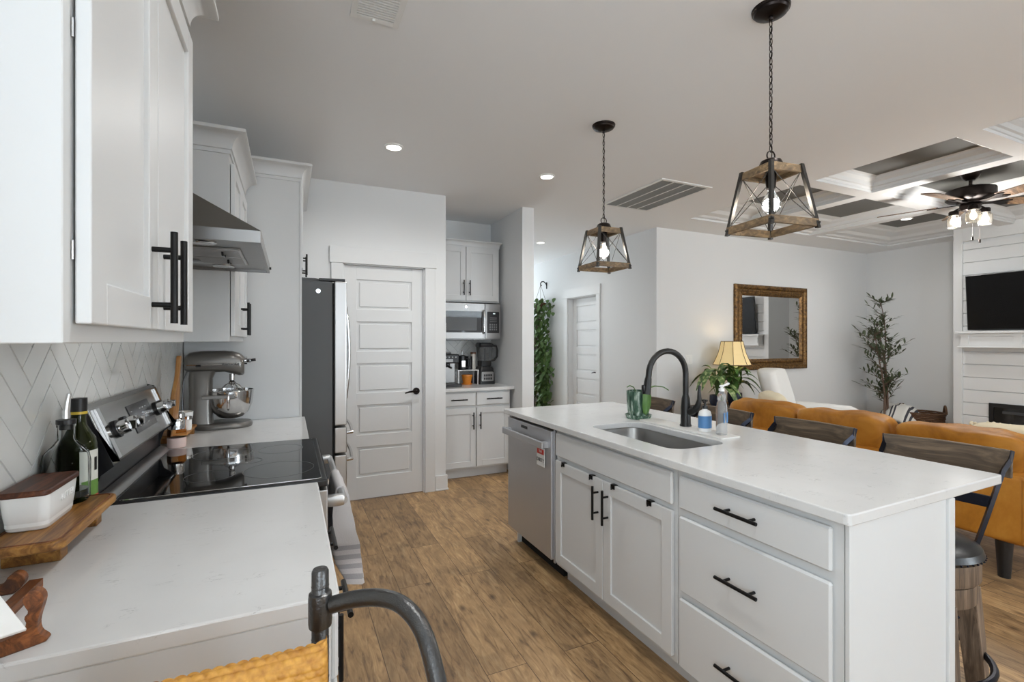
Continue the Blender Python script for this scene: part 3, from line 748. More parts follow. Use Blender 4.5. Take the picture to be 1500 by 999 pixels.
text('banner_lettering', 'THE', .022, M['white'], t, Matrix.Translation((0, -.0072, .033)) @ Matrix.Rotation(PI/2, 4, 'X'))
# sink base
t = thing('base_cabinet', 'white sink base cabinet with two doors in the island', 'cabinet', (FX, 2.405, 0), IR)
W_ = .945
s = MB().box(0, 0, .1, W_, .02, .882).box(0, .02, .1, .02, .52, .882).box(W_-.02, .02, .1, W_, .52, .882).box(0, .5, .1, W_, .52, .882).box(.02, .02, .1, W_-.02, .5, .12).box(.002, .07, 0, W_-.002, .5, .1)
s.build('body', M['cab'], t, False)
front(t, 'false_front', .012, .73, W_-.015, .862, 'slab')
d1 = front(t, 'door', .012, .125, .465, .705, 'shaker', (.43, .59, .165, True)); d2 = front(t, 'door', .472, .125, W_-.015, .705, 'shaker', (.51, .59, .165, True))
for d, xs in ((d1, (.10, .37)), (d2, (.55, .80))):
    for x in xs:
        s = MB().box(x-.014, -.024, .688, x+.014, -.0205, .7085).box(x-.014, -.024, .7052, x+.014, -.002, .7085).tube([(x, -.024, .69), (x, -.031, .687), (x, -.031, .7)], .003); s.build('over_door_hook', M['black'], d, False)
# drawer base
t = thing('drawer_cabinet', 'white three-drawer cabinet at the near end of the island', 'cabinet', (FX+.004, 1.457, 0), IR)
W_ = .628
cab_body(t, W_, .52, .1, .882, True)
for z0, z1 in ((.73, .858), (.408, .70), (.11, .38)):
    front(t, 'drawer', .02, z0, W_-.025, z1, 'slab', (W_/2-.005, (z0+z1)/2+.005, .165, False))
MB().box(-.01, .068, 0, W_, .07, .1).build('toe_board', M['cab'], t, False)
# end + back panels
t = thing('island_end_panel', 'plain white end panel of the island facing the camera', 'cabinet panel', (1.40, .82, 0))
MB().box(0, -.008, 0, .505, .004, .882, .001, 1).build('panel', M['cab'], t, False)
MB().box(.503, -.017, 0, .538, .02, .882, .002, 1).build('corner_post', M['cab'], t, False)
o = MB().box(1.925, .845, 0, 1.94, 3.045, .882, .001, 1).build('island_back_panel', M['cab'], None, False); tag(o, 'white back panel of the island behind the bar stools', 'cabinet panel')
# island worktop with sink cut-out
outer = [(1.365, .82)]; outer = []
def cornr(c, r, a0): return rcorner(c, r, a0, 5)
P_nl, P_nr, P_fr, P_fl = (1.372, .794), (2.281, .812), (2.27, 3.066), (1.35, 3.058)
outer = [(1.371, .812), (1.373, .801), (1.382, .795)]+[(2.271, .812), (2.279, .815), (2.281, .824)]+[P_fr, P_fl]
inner = rrect(1.505, 1.59, 1.84, 2.25, .075, 7)
bm = bmesh.new()
def loop_edges(bm, pts, z):
    vs = [bm.verts.new((x, y, z)) for x, y in pts]; return [bm.edges.new((vs[i-1], vs[i])) for i in range(len(vs))]
ed = loop_edges(bm, outer, .914)+loop_edges(bm, inner, .914)
bmesh.ops.triangle_fill(bm, edges=ed, use_beauty=True, use_dissolve=False)
ex = bmesh.ops.extrude_face_region(bm, geom=list(bm.faces)); 
bmesh.ops.translate(bm, verts=[v for v in ex['geom'] if isinstance(v, bmesh.types.BMVert)], vec=(0, 0, -.032))
s = MB(); s.bm.free(); s.bm = bm
tag(s.build('worktop', M['quartz'], None, False, .004, 2), 'large white quartz island worktop with a sink cut-out', 'countertop')
# sink
t = thing('sink', 'undermount stainless sink in the island worktop', 'sink', (1.6725, 1.92, .881))
def sl(dx, z, r): return [(x, y, z) for x, y in rrect(-.1675-dx, -.33-dx, .1675+dx, .33+dx, r, 7)]
s = MB(); s.loft([sl(.022, 0, .09), sl(.004, 0, .08), sl(.002, -.004, .078), sl(-.004, -.15, .075), sl(-.02, -.185, .06), sl(-.05, -.197, .04)], False, True)
s.build('bowl', brushed('sink_steel', (150, 149, 147), .3, (60, 2, 60)), t, True, angle=50)
MB().lathe([(0, -.1965), (.04, -.1965), (.042, -.193), (.03, -.1925), (.0, -.1955)], n=24).build('drain', M['chrome'], t)
# deck mat
s = MB().prism(rrect(1.875, 1.66, 2.0, 2.27, .012), .9142, .921)
tag(s.build('sink_mat', mat('pale_stone_mat', (222, 221, 217), .35), None, False, .001, 1), 'long pale stone drip mat behind the sink under the faucet', 'mat')
# faucet
t = thing('faucet', 'tall black gooseneck faucet with side lever behind the sink', 'faucet', (1.962, 1.985, .9212))
MB().lathe([(0, 0), (.031, 0), (.031, .006), (.027, .012), (.026, .10), (.022, .15), (.016, .17), (0, .17)], n=28).build('body', M['blackmatte'], t)
pts = [(0, 0, .14), (0, 0, .2), (0, 0, .27)]+[(-.128+.128*math.cos(a), 0, .285+.125*math.sin(a)) for a in [PI*i/16 for i in range(17)]]+[(-.262, 0, .25)]
MB().tube(pts, .0155, 16).build('spout', M['blackmatte'], t)
s = MB().tube([(-.2585, 0, .27), (-.262, 0, .25), (-.268, 0, .21), (-.272, 0, .185)], [.017, .019, .0205, .022], 16); h = s.build('spray_head', M['blackmatte'], t)
MB().box(-.298, -.009, .2, -.284, .009, .235, .004, 2).build('spray_button', M['plastic'], h)
s = MB().tube([(0, 0, .075), (.012, -.03, .085), (.018, -.045, .095)], [.02, .022, .02], 14); s.build('valve', M['blackmatte'], t)
MB().tube([(.018, -.045, .09), (.026, -.062, .115), (.03, -.068, .15), (.03, -.066, .19), (.034, -.066, .225)], [.019, .017, .012, .009, .007], 12).build('lever', M['blackmatte'], t)
# soap bottles
t = thing('soap_bottle', 'white hand soap bottle with blue label and black pump', 'soap bottle', (1.945, 1.835, .9212), .3)
MB().lathe([(0, 0), (.034, 0), (.036, .006), (.036, .085), (.03, .102), (.014, .11), (.012, .118), (0, .118)], n=24, sx=1.05, sy=.85).build('body', M['white'], t)
MB().lathe([(.0365, .018), (.0372, .018), (.0372, .08), (.0365, .08)], n=24, sx=1.05, sy=.85).build('label', M['bluelabel'], t)
s = MB().cyl((0, 0, .115), (0, 0, .13), .014, n=16).cyl((0, 0, .13), (0, 0, .152), .006).box(-.012, -.012, .15, .012, .012, .162, .004, 2).cyl((0, 0, .156), (-.035, -.01, .152), .005); s.build('pump', M['plastic'], t)
t = thing('soap_bottle', 'clear dish soap bottle with white pump on the drip mat', 'soap bottle', (1.952, 1.735, .9212), .4)
clearp = mat('cloudy_clear_plastic', (240, 243, 245), .08, 0, Transmission_Weight=.8, IOR=1.12)
MB().lathe([(0, 0), (.034, 0), (.036, .008), (.036, .13), (.03, .155), (.024, .165), (.028, .172), (.028, .195), (.014, .21), (.012, .216), (0, .216)], n=24, sx=1, sy=.7).build('body', clearp, t)
s = MB()
for a in (-.9, -.2, .5): s.box(.036*math.cos(a-1.3)-.009, .0255*math.sin(a-1.3)-.001, .06, .036*math.cos(a-1.3)+.009, .0255*math.sin(a-1.3)+.001, .11)
s.build('label', M['bluelabel'], t, False)
s = MB().cyl((0, 0, .214), (0, 0, .228), .014, n=16).cyl((0, 0, .228), (0, 0, .236), .007).box(-.01, -.01, .234, .01, .01, .244, .004, 2).cyl((0, 0, .238), (.045, -.02, .25), .005); s.build('pump', M['white'], t)
# potted plant on island
t = thing('potted_plant', 'green drip-glazed pot with a broad hanging leaf on the island', 'plant', (1.935, 2.345, .9142))
MB().lathe([(0, 0), (.072, 0), (.082, .022), (.078, .024), (.066, .012), (0, .012)], n=32).build('saucer', M['greenglaze'], t)
MB().lathe([(0, .012), (.058, .012), (.066, .05), (.070, .11), (.071, .168), (.066, .168), (.064, .11), (.05, .03), (0, .03)], n=32).build('pot', M['greenglaze'], t)
MB().lathe([(0, .145), (.064, .145), (.064, .14), (0, .14)], n=24).build('soil', M['soil'], t)
s = MB()
def strap(s, pts, ws, side):
    rows = []; side = Vector(side).normalized()
    for p, w_ in zip(pts, ws):
        p = Vector(p); rows.append([s.bm.verts.new(p-side*w_/2), s.bm.verts.new(p+Vector((0, 0, -.004))), s.bm.verts.new(p+side*w_/2)])
    for a, b in zip(rows, rows[1:]):
        for k in range(2): s.bm.faces.new((a[k], a[k+1], b[k+1], b[k]))
strap(s, [(0, -.02, .15), (-.0, -.05, .185), (-.005, -.078, .18), (-.008, -.09, .14), (-.01, -.088, .09), (-.01, -.082, .045), (-.01, -.08, .03)], [.01, .03, .05, .068, .07, .045, .004], (1, .1, 0))
strap(s, [(.01, 0, .15), (.04, -.03, .185), (.08, -.06, .2), (.12, -.085, .195), (.15, -.10, .175)], [.008, .02, .026, .022, .003], (.4, 1, 0))
strap(s, [(-.01, 0, .15), (-.02, .02, .19), (-.04, .03, .2), (-.06, .035, .19)], [.008, .016, .014, .003], (.4, 1, 0))
o = s.build('leaf', M['leaf'], t); md = o.modifiers.new('solid', 'SOLIDIFY'); md.thickness = .002
# ------------------------------------------------------------------ bar stools
def make_stool(label):
    # local: seat centre at origin, sitter faces -X (towards island), back on +X
    t = thing('bar_stool', label, 'stool', (0, 0, 0), 0, 'bar stools along the island')
    MB().lathe([(0, .655), (.10, .654), (.17, .645), (.205, .626), (.213, .605), (.206, .592), (0, .592)], n=40).build('seat', M['blackleather'], t)
    s = MB()
    for i in range(56):
        a = 2*PI*i/56; s.sph((.2125*math.cos(a), .2125*math.sin(a), .601), .004, 6)
    s.build('nail_trim', M['stoolmetal'], t)
    MB().lathe([(0, .515), (.2, .515), (.203, .52), (.203, .591), (0, .591)], n=40).build('seat_ring', M['stoolwood'], t)
    MB().lathe([(0, .435), (.19, .435), (.193, .44), (.193, .507), (.16, .515), (0, .515)], n=40).build('swivel_base', M['stoolwood'], t)
    for sx in (-1, 1):
        for sy in (-1, 1):
            top = Vector((sx*.132, sy*.132, .45)); bot = Vector((sx*.165, sy*.165, 0)); lp = []
            for p, h in ((top, .034), (bot, .028)): lp.append([(p.x+a*h, p.y+b*h, p.z) for a, b in ((-1, -1), (1, -1), (1, 1), (-1, 1))])
            MB().loft(lp).build('leg', M['stoolwood'], t, False, .003)
    s = MB(); s.tube([(.235*math.cos(2*PI*i/40), .235*math.sin(2*PI*i/40), .2) for i in range(40)], .012, 10, closed=True)
    s.build('foot_ring', M['stoolmetal'], t)
    s = MB().tube([(-.15, -.15, .33), (.15, .15, .33)], .008).tube([(.15, -.15, .325), (-.15, .15, .325)], .008); s.build('stretcher', M['stoolmetal'], t)
    def bx(y): return .365-.35*(y*y)          # curved back (bows away from the sitter)
    for sy in (-1, 1):
        y = sy*.19; pts = [(.14, y*.8, .585), (.158, y*.86, .64), (.185, y*.93, .71), (.235, y*1.0, .80), (.29, y*1.05, .875), (bx(.208)+.0, y*1.09, .91), (bx(.21)+.012, y*1.11, .95)]
        MB().tube(pts, .02, 4, flat=(.45, 1.0)).build('back_post', M['stoolmetal'], t, False)
    s = MB(); N = 14
    s.loft([[(bx(-.215+.43*i/N)+dx, -.215+.43*i/N, z) for dx, z in ((-.011, .845+.0), (.009, .842), (.016, .955-.006*abs(i-N/2)/N), (-.004, .957-.006*abs(i-N/2)/N))] for i in range(N+1)])
    s.build('back_rail', M['railwood'], t, True, .004, angle=40)
    s = MB(); s.loft([[(.222-.25*(-.19+.38*i/8)**2+dx, -.19+.38*i/8, z) for dx, z in ((-.006, .745), (.004, .745), (.02, .785), (.01, .785))] for i in range(9)])
    s.build('cross_rail', M['stoolmetal'], t, False)
    return t
st = make_stool('bar stool nearest the camera, black leather seat showing past the island end')
st.location = (2.205, 1.055, 0); st.rotation_euler = (0, 0, R(8))
for (x, y, a, lb) in ((2.185, 1.655, 1, 'second bar stool from the near island end, before the middle sofa cushion'), (2.18, 2.24, 0, 'third bar stool from the near island end, behind the soap bottles'), (2.17, 2.885, 1, 'farthest bar stool, its back rail seen between green pot and faucet')):
    o = copy_tree(st); o.location = (x, y, 0); o.rotation_euler = (0, 0, R(a)); o['label'] = lb

# ------------------------------------------------------------------ pendants and ceiling fittings
def make_pendant(label):
    # origin on the ceiling; lantern hangs below
    t = thing('pendant_lantern', label, 'pendant light', (0, 0, 0), 0, 'wood and metal lantern pendants over the island')
    MB().lathe([(0, -.034), (.02, -.034), (.05, -.026), (.062, -.02), (.066, -.012), (.07, -.01), (.072, 0), (0, 0)], n=36).build('canopy', M['bronze'], t)
    s = MB().lathe([(0, -.05), (.008, -.048), (.011, -.04), (.008, -.03), (0, -.03)], n=16); z = -.045; k = 0
    while z > -.575:
        rot = Matrix.Rotation(PI/2*(k % 2), 4, 'Z'); pts = []
        for i in range(14):
            a = 2*PI*i/14; pts.append(rot @ Vector((.0065*math.cos(a), 0, z-.0155+.0155*math.sin(a)*1.0)))
        s.tube(pts, .0017, 6, closed=True); z -= .0255; k += 1
    s.build('chain', M['bronze'], t)
    s = MB().tube([(.02*math.cos(2*PI*i/18), 0, -.60+.02*math.sin(2*PI*i/18)) for i in range(18)], .0028, 8, closed=True)
    s.tube([(.004*math.sin(z_*60), .004*math.cos(z_*60), z_) for z_ in [-.05-.58*i/40 for i in range(41)]], .0018, 6)
    s.build('hanging_loop', M['bronze'], t)
    zt, zb = -.655, -.905; a, b = .078, .118
    MB().lathe([(0, -.612), (.02, -.613), (.038, -.622), (.046, -.64), (.047, -.66), (0, -.66)], n=28).build('cap', M['bronze'], t)
    MB().box(-a+.006, -a+.006, zt-.012, a-.006, a-.006, zt-.004).build('top_plate', M['lanternwood'], t, False)
    for nm, z0, hw, h in (('top_frame', zt-.03, a, .03), ('bottom_frame', zb, b, .03)):
        s = MB(); th = .012
        s.box(-hw, -hw, z0, hw, -hw+th, z0+h).box(-hw, hw-th, z0, hw, hw, z0+h).box(-hw, -hw+th, z0, -hw+th, hw-th, z0+h).box(hw-th, -hw+th, z0, hw, hw-th, z0+h)
        s.build(nm, M['lanternwood'], t, False, .001, 1)
    for sx in (-1, 1):
        for sy in (-1, 1):
            lp = []
            for hw, z in ((b+.003, zb-.006), (a+.003, zt+.004)):
                lp.append([(sx*(hw-.013+u), sy*(hw-.013+v), z) for u, v in ((0, 0), (.0145, 0), (.0145, .0145), (0, .0145))])
            s = MB().loft(lp)
            for hw, z in ((b+.0045, zb+.015), (a+.0045, zt-.015)):
                s.sph((sx*(hw), sy*(hw-.008), z), .004, 8).sph((sx*(hw-.008), sy*hw, z), .004, 8)
            s.build('corner_post', M['gunmetal'], t, False)
    for k in range(4):
        rot = Matrix.Rotation(PI/2*k, 4, 'Z'); s = MB()
        for sg in (-1, 1): s.tube([rot @ Vector((sg*(a-.01), -a+.002, zt-.03)), rot @ Vector((-sg*(b-.012), -b+.004, zb+.03))], .0016, 6)
        s.build('cross_wire', M['gunmetal'], t)
    MB().lathe([(0, -.667), (.02, -.667), (.021, -.70), (.017, -.735), (0, -.735)], n=20).build('socket', M['bronze'], t)
    bl = MB().lathe([(.013, -.733), (.014, -.748), (.026, -.768), (.035, -.79), (.036, -.803), (.03, -.823), (.017, -.836), (0, -.839)], n=24).build('bulb', M['glass'], t)
    s = MB()
    for q in (-1, 1): s.tube([(q*.004, 0, -.745), (q*.007, 0, -.805)], .0022, 6)
    s.tube([(-.007, 0, -.805), (0, 0, -.812), (.007, 0, -.805)], .0022, 6)
    s.build('filament', M['filament'], bl)
    d = bpy.data.lights.new('bulb_light', 'POINT'); d.energy = 6; d.color = (1, .92, .8); d.shadow_soft_size = .03
    o = bpy.data.objects.new('bulb_light', d); o.location = (0, 0, -.80); COL.objects.link(o); o.parent = t
    return t
p1 = make_pendant('lantern pendant nearest the camera, large against the coffered ceiling')
p1.location = (1.78, 1.336, H-.0003); p1.rotation_euler = (0, 0, R(-7.5))
p2 = copy_tree(p1); p2.location = (1.79, 2.50, H-.0003); p2.rotation_euler = (0, 0, R(-3)); p2['label'] = 'lantern pendant farther away, hanging left of the ceiling return grille'

def downlight(x, y, z, label, power=6):
    t = thing('recessed_light', label, 'ceiling light', (x, y, z-.0004), 0, 'round recessed ceiling lights')
    MB().lathe([(.064, 0), (.064, -.006), (.052, -.009), (.05, -.004), (.05, 0)], n=40).build('trim_ring', M['white'], t)
    MB().lathe([(0, -.004), (.05, -.004), (.05, 0), (0, 0)], n=40).build('lens', M['lampdisc'], t)
    d = bpy.data.lights.new('downlight', 'SPOT'); d.energy = power; d.spot_size = R(165); d.spot_blend = 1; d.shadow_soft_size = .07; d.color = (1, .995, .98)
    o = bpy.data.objects.new('downlight', d); o.location = (0, 0, -.02); COL.objects.link(o); o.parent = t
downlight(.658, 3.389, H, 'round recessed ceiling light above the pantry door, left of the others', 50)
downlight(1.917, 3.466, H, 'round recessed ceiling light left of the farther lantern chain', 50)
downlight(3.127, 5.828, H, 'round recessed ceiling light in the hallway beyond the nook', 28)
downlight(6.74, 3.26, 2.86, 'round recessed light in the dark coffer beside the ceiling fan', 40)
downlight(.658, 1.05, H, 'round recessed ceiling light over the aisle near the left worktop', 42)  # out-of-view fitting added to light the island fronts and floor
downlight(1.917, .98, H, 'round recessed ceiling light over the near end of the island', 26)  # second fitting added out of view as overhead fill
downlight(4.43, .85, 2.86, 'round recessed light in the near coffer behind the sofa', 40)  # unseen fitting added to brighten the living room

# return air grille
t = thing('return_air_grille', 'long white-framed return air grille with dark louvres on the ceiling', 'vent', (3.09, 3.53, H-.0004))
s = MB(); L2, W2 = .43, .285
s.box(-W2, -L2, -.008, W2, -L2+.03, 0).box(-W2, L2-.03, -.008, W2, L2, 0).box(-W2, -L2+.03, -.008, -W2+.03, L2-.03, 0).box(W2-.03, -L2+.03, -.008, W2, L2-.03, 0)
for k in range(1, 4):
    x = -W2+.03+k*(2*W2-.06)/4; s.box(x-.006, -L2+.03, -.008, x+.006, L2-.03, 0)
s.build('frame', M['white'], t, False)
MB().box(-W2+.03, -L2+.03, -.0015, W2-.03, L2-.03, -.0005).build('filter', mat('vent_shadow_grey', (92, 92, 90), .9), t, False)  # flat dark grey sheet behind the louvres
s = MB(); n_ = 52
for k in range(n_):
    y = -L2+.032+k*(2*L2-.064)/n_; s.box(-W2+.03, y, -.0065, W2-.03, y+.003, -.0015, mtx=None)
s.build('louvre', mat('vent_louvre_grey', (150, 150, 147), .6), t, False)
t = thing('air_register', 'small white slotted air register on the ceiling above the cabinets', 'vent', (.325, 1.94, H-.0004))
s = MB(); s.box(-.10, -.155, -.006, -.075, .155, 0).box(.075, -.155, -.006, .10, .155, 0).box(-.075, .125, -.006, .075, .155, 0).box(-.075, -.155, -.006, .075, -.125, 0)
s.build('frame', M['white'], t, False, .001, 1)
s = MB()
for k in range(16): s.box(-.075, -.12+k*.0152, -.006, .075, -.111+k*.0152, -.002)
s.build('slats', M['white'], t, False)
MB().box(-.075, -.125, -.0018, .075, .125, -.0006).build('duct', mat('register_grey', (140, 140, 138), .8), t, False)
MB().box(-.012, .128, -.016, .0, .146, -.006).build('damper_lever', M['white'], t, False)

# ------------------------------------------------------------------ ceiling fan
t = thing('ceiling_fan', 'dark bronze five-blade ceiling fan with lit glass jar lights', 'ceiling fan', (5.42, 2.14, 2.8597))
MB().lathe([(0, -.07), (.03, -.068), (.055, -.045), (.07, -.012), (.07, 0), (0, 0)], n=32).build('canopy', M['bronze'], t)
MB().cyl((0, 0, -.06), (0, 0, -.15), .013).build('downrod', M['bronze'], t)
MB().lathe([(0, -.125), (.03, -.13), (.12, -.135), (.165, -.15), (.17, -.16), (.17, -.225), (.155, -.24), (.10, -.25), (.09, -.27), (0, -.27)], n=48).build('motor_housing', M['bronze'], t)
for k in range(5):
    a = R(35+72*k); rot = Matrix.Rotation(a, 4, 'Z') @ Matrix.Translation((0, 0, -.262)) @ Matrix.Rotation(R(-13), 4, 'X')
    s = MB(); pl = [(.23, -.052), (.40, -.062), (.62, -.068), (.655, -.055), (.665, 0), (.655, .055), (.62, .068), (.40, .062), (.23, .052), (.215, 0)]
    s.prism(pl, -.003, .003).xf(rot); b = s.build('blade', M['blade'], t, False)
    s = MB(); s.prism([(.09, -.02), (.17, -.015), (.25, -.045), (.29, -.03), (.25, 0), (.29, .03), (.25, .045), (.17, .015), (.09, .02)], -.011, -.0035).xf(rot); s.build('blade_bracket', M['bronze'], b, False)
MB().lathe([(0, -.27), (.07, -.27), (.075, -.29), (.06, -.325), (.03, -.34), (0, -.342)], n=32).build('light_kit', M['bronze'], t)
jar = mat('ribbed_jar_glass', (250, 248, 244), .12, 0, Transmission_Weight=.85, IOR=1.15)
for a in (-30, 90, 210):
    dx, dy = math.cos(R(a)), math.sin(R(a)); c = (.118*dx, .118*dy, 0)
    a_ = MB().tube([(.05*dx, .05*dy, -.30), (.09*dx, .09*dy, -.298), (c[0], c[1], -.312)], .008).lathe([(0, -.31), (.03, -.31), (.036, -.32), (.036, -.348), (0, -.348)], c, 20).build('light_arm', M['bronze'], t)
    j = MB().lathe([(.034, -.347), (.036, -.356), (.049, -.37), (.05, -.435), (.044, -.455), (.04, -.457), (.046, -.435), (.045, -.372), (.033, -.358)], c, 24).build('glass_jar', jar, t)
    MB().lathe([(0, -.35), (.012, -.352), (.015, -.37), (.025, -.395), (.024, -.415), (.012, -.43), (0, -.432)], c, 16).build('bulb', M['bulbfrost'], j)
for dx, dy, L in ((.03, -.05, .26), (-.04, -.03, .24)):
    MB().cyl((dx, dy, -.33), (dx, dy, -.33-L), .0012, n=6).cyl((dx, dy, -.33-L), (dx, dy, -.36-L), .008, n=12).build('pull_chain', M['bronze'], t)
d = bpy.data.lights.new('fan_light', 'POINT'); d.energy = 42; d.color = (1, .975, .93); d.shadow_soft_size = .12
o = bpy.data.objects.new('fan_light', d); o.location = (0, 0, -.52); COL.objects.link(o); o.parent = t

# ------------------------------------------------------------------ living room
# mirror
t = thing('wall_mirror', 'large square mirror in an antique gilt frame on the far wall', 'mirror', (5.955, 4.4695, 1.565))
w2, h2 = .715, .565
loops = []
for o_, y in ((0, 0), (0, -.03), (.02, -.045), (.045, -.04), (.06, -.022), (.085, -.02), (.10, -.034), (.12, -.034), (.135, -.018), (.145, -.012)):
    loops.append([(-w2+o_, y, -h2+o_), (w2-o_, y, -h2+o_), (w2-o_, y, h2-o_), (-w2+o_, y, h2-o_)])
MB().loft(loops, False, False).build('frame', M['gilt'], t, True, angle=25)
s = MB()
for sgn in (-1, 1):
    for i in range(38):
        s.sph((-w2+.11+i*(2*w2-.22)/37, -.036, sgn*(h2-.11)), .009, 6); 
    for i in range(30):
        s.sph((sgn*(w2-.11), -.036, -h2+.11+i*(2*h2-.22)/29), .009, 6)
s.build('beading', M['gilt'], t)
MB().box(-w2+.14, -.012, -h2+.14, w2-.14, -.006, h2-.14).build('glass', M['mirror'], t, False)
t = thing('outlet_plate', 'white switch plate on the far wall left of the table lamp', 'switch', (4.465, 4.4695, 1.152))
MB().box(-.06, -.006, -.06, .06, 0, .06, .003, 2).build('plate', M['white'], t, False)
for x in (-.025, .025): MB().box(x-.016, -.009, -.033, x+.016, -.005, .033, .002, 1).build('rocker', M['white'], t, False)

# sofa, back towards the kitchen
SY0, SY1 = 1.22, 3.5
t = thing('sofa', 'mustard leather sofa with its back towards the kitchen island', 'sofa', (0, 0, 0))
MB().box(3.70, SY0, .235, 3.92, SY1, .62, .03, 4).build('back', M['leather'], t, True)
MB().box(3.90, SY0+.02, .22, 4.62, SY1-.02, .36, .02, 3).build('base', M['leather'], t, True)
for y0 in (SY0-.01, SY1-.19): MB().box(3.72, y0, .225, 4.64, y0+.2, .625, .035, 4).build('arm', M['leather'], t, True)
for k in range(3):
    y = SY0+.2+k*(SY1-SY0-.4)/3
    MB().box(3.95, y+.004, .36, 4.66, y+(SY1-SY0-.4)/3-.004, .50, .04, 4).build('seat_cushion', M['leather'], t, True)
s = MB()
for y in (SY0, SY1): s.tube([(3.703, y+.012*(1 if y == SY0 else -1), .25), (3.703, y+.012*(1 if y == SY0 else -1), .61)], .006)
s.build('piping', M['leather'], t)
for x in (3.81, 4.54):
    for y in (SY0+.13, SY1-.13): MB().cyl((x, y, .24), (x, y, 0), .042, .028, 20).build('leg', mat('black_leg', (22, 20, 20), .4), t)
for k, (y, lb, hz) in enumerate(((1.595, 'mustard leather back cushion nearest the camera on the sofa', .645), (2.31, 'mustard leather back cushion in the middle of the sofa', .65), (2.985, 'mustard leather back cushion at the lamp end of the sofa', .65))):
    o = cushion('sofa_cushion', M['leather'], None, .24, .68, .38, (0, 0, 0), (0, R(-6), 0), .3, .026, k*5+1, 10)
    o.location = (3.93, y, hz); tag(o, lb, 'cushion', 'mustard sofa back cushions')
o = cushion('throw_pillow', M['cream'], None, .16, .42, .40, (0, 0, 0), (0, R(-14), 0), .45, .012, 21); o.location = (4.22, 3.12, .70); o.rotation_euler = (0, 0, R(-30)); tag(o, 'cream fringed throw pillow on the sofa by the white armchair', 'pillow')
pm = o
o = cushion('throw_pillow', M['cream'], None, .15, .46, .36, (0, 0, 0), (0, R(-10), 0), .42, .012, 33); o.location = (4.16, 1.42, .67); tag(o, 'cream tasselled throw pillow on the sofa below the fireplace', 'pillow')
s = MB()
for k in range(12):
    a = random.random()*2*PI; s.tube([(.0, .235, .12), (.012*math.cos(a), .25+.012*math.sin(a), .10), (.025*math.cos(a), .26+.02*math.sin(a), .06)], .006, 5)
s.sph((0, .235, .125), .02, 8); s.build('tassel', M['cream'], o)
s = MB()
for k in range(40): s.sph((random.uniform(-.03, .03), -.20+.42*k/39, .165+random.uniform(-.012, .012)), .011, 6)
s.build('fringe', M['cream'], o)
# armchair, local facing -Y
t = thing('armchair', 'white upholstered recliner armchair near the gilt mirror', 'armchair', (5.33, 3.52, 0), R(24))
s = MB(); s.loft([[(x, y+dy, z) for x, y in rrect(-.34*a, -.10, .34*a, .10, .08)] for a, dy, z in ((.98, .24, .36), (1, .25, .5), (1.0, .31, .75), (.96, .365, .95), (.9, .385, 1.02), (.78, .39, 1.05), (.5, .392, 1.06))])
s.build('backrest', M['whitefab'], t, True, angle=60)
MB().box(-.30, -.42, .28, .30, .28, .46, .06, 4).build('seat', M['whitefab'], t, True)
for sx in (-1, 1):
    s = MB(); s.prism([(-.44, .05), (-.46, .42), (-.43, .60), (-.34, .64), (.10, .655), (.30, .65), (.36, .3), (.34, .05)], sx*.37-.075, sx*.37+.075, 'x'); s.build('arm', M['whitefab'], t, True, .04, 4)
MB().box(-.33, -.38, .03, .33, .32, .3, .02, 2).build('base', M['whitefab'], t, True)
for x in (-.3, .3):
    for y in (-.33, .27): MB().cyl((x, y, 0), (x, y, .05), .02, .025).build('foot', M['plastic'], t)
# side table, lamp, plants
t = thing('side_table', 'dark wooden side table in the corner under the lamp', 'table', (4.70, 4.13, 0))
MB().box(-.45, -.22, .585, .45, .22, .615, .004, 2).build('tabletop', M['darkwood'], t, False)
for x in (-.42, .42):
    for y in (-.19, .19): MB().box(x-.022, y-.022, 0, x+.022, y+.022, .585).build('leg', M['darkwood'], t, False)
t = thing('table_lamp', 'table lamp with a lit flared tan shade beside the mirror', 'lamp', (4.90, 4.20, .6152))
MB().lathe([(0, 0), (.075, 0), (.08, .012), (.05, .03), (.022, .06), (.03, .10), (.05, .17), (.04, .25), (.016, .31), (.012, .42), (0, .42)], n=28).build('base', M['gilt'], t)
MB().lathe([(.215, .48), (.19, .535), (.155, .62), (.135, .70), (.122, .765)], n=8, c=(0, 0, 0)).build('shade', M['shade'], t, False)
s = MB()
for i in range(8):
    a = 2*PI*i/8; s.tube([((r+.002)*math.cos(a), (r+.002)*math.sin(a), z) for r, z in ((.215, .48), (.19, .535), (.155, .62), (.135, .70), (.122, .765))], .003, 6)
for r, z in ((.216, .48), (.123, .765)): s.tube([(r*math.cos(2*PI*i/8), r*math.sin(2*PI*i/8), z) for i in range(8)], .004, 6, closed=True)
s.build('shade_piping', mat('shade_piping', (86, 62, 40), .8), t)
MB().sph((0, 0, .58), .035, 12).build('bulb', M['bulbfrost'], t)
d = bpy.data.lights.new('lamp_light', 'POINT'); d.energy = 1.3; d.color = (1, .76, .42); d.shadow_soft_size = .05
o = bpy.data.objects.new('lamp_light', d); o.location = (0, 0, .70); COL.objects.link(o); o.parent = t
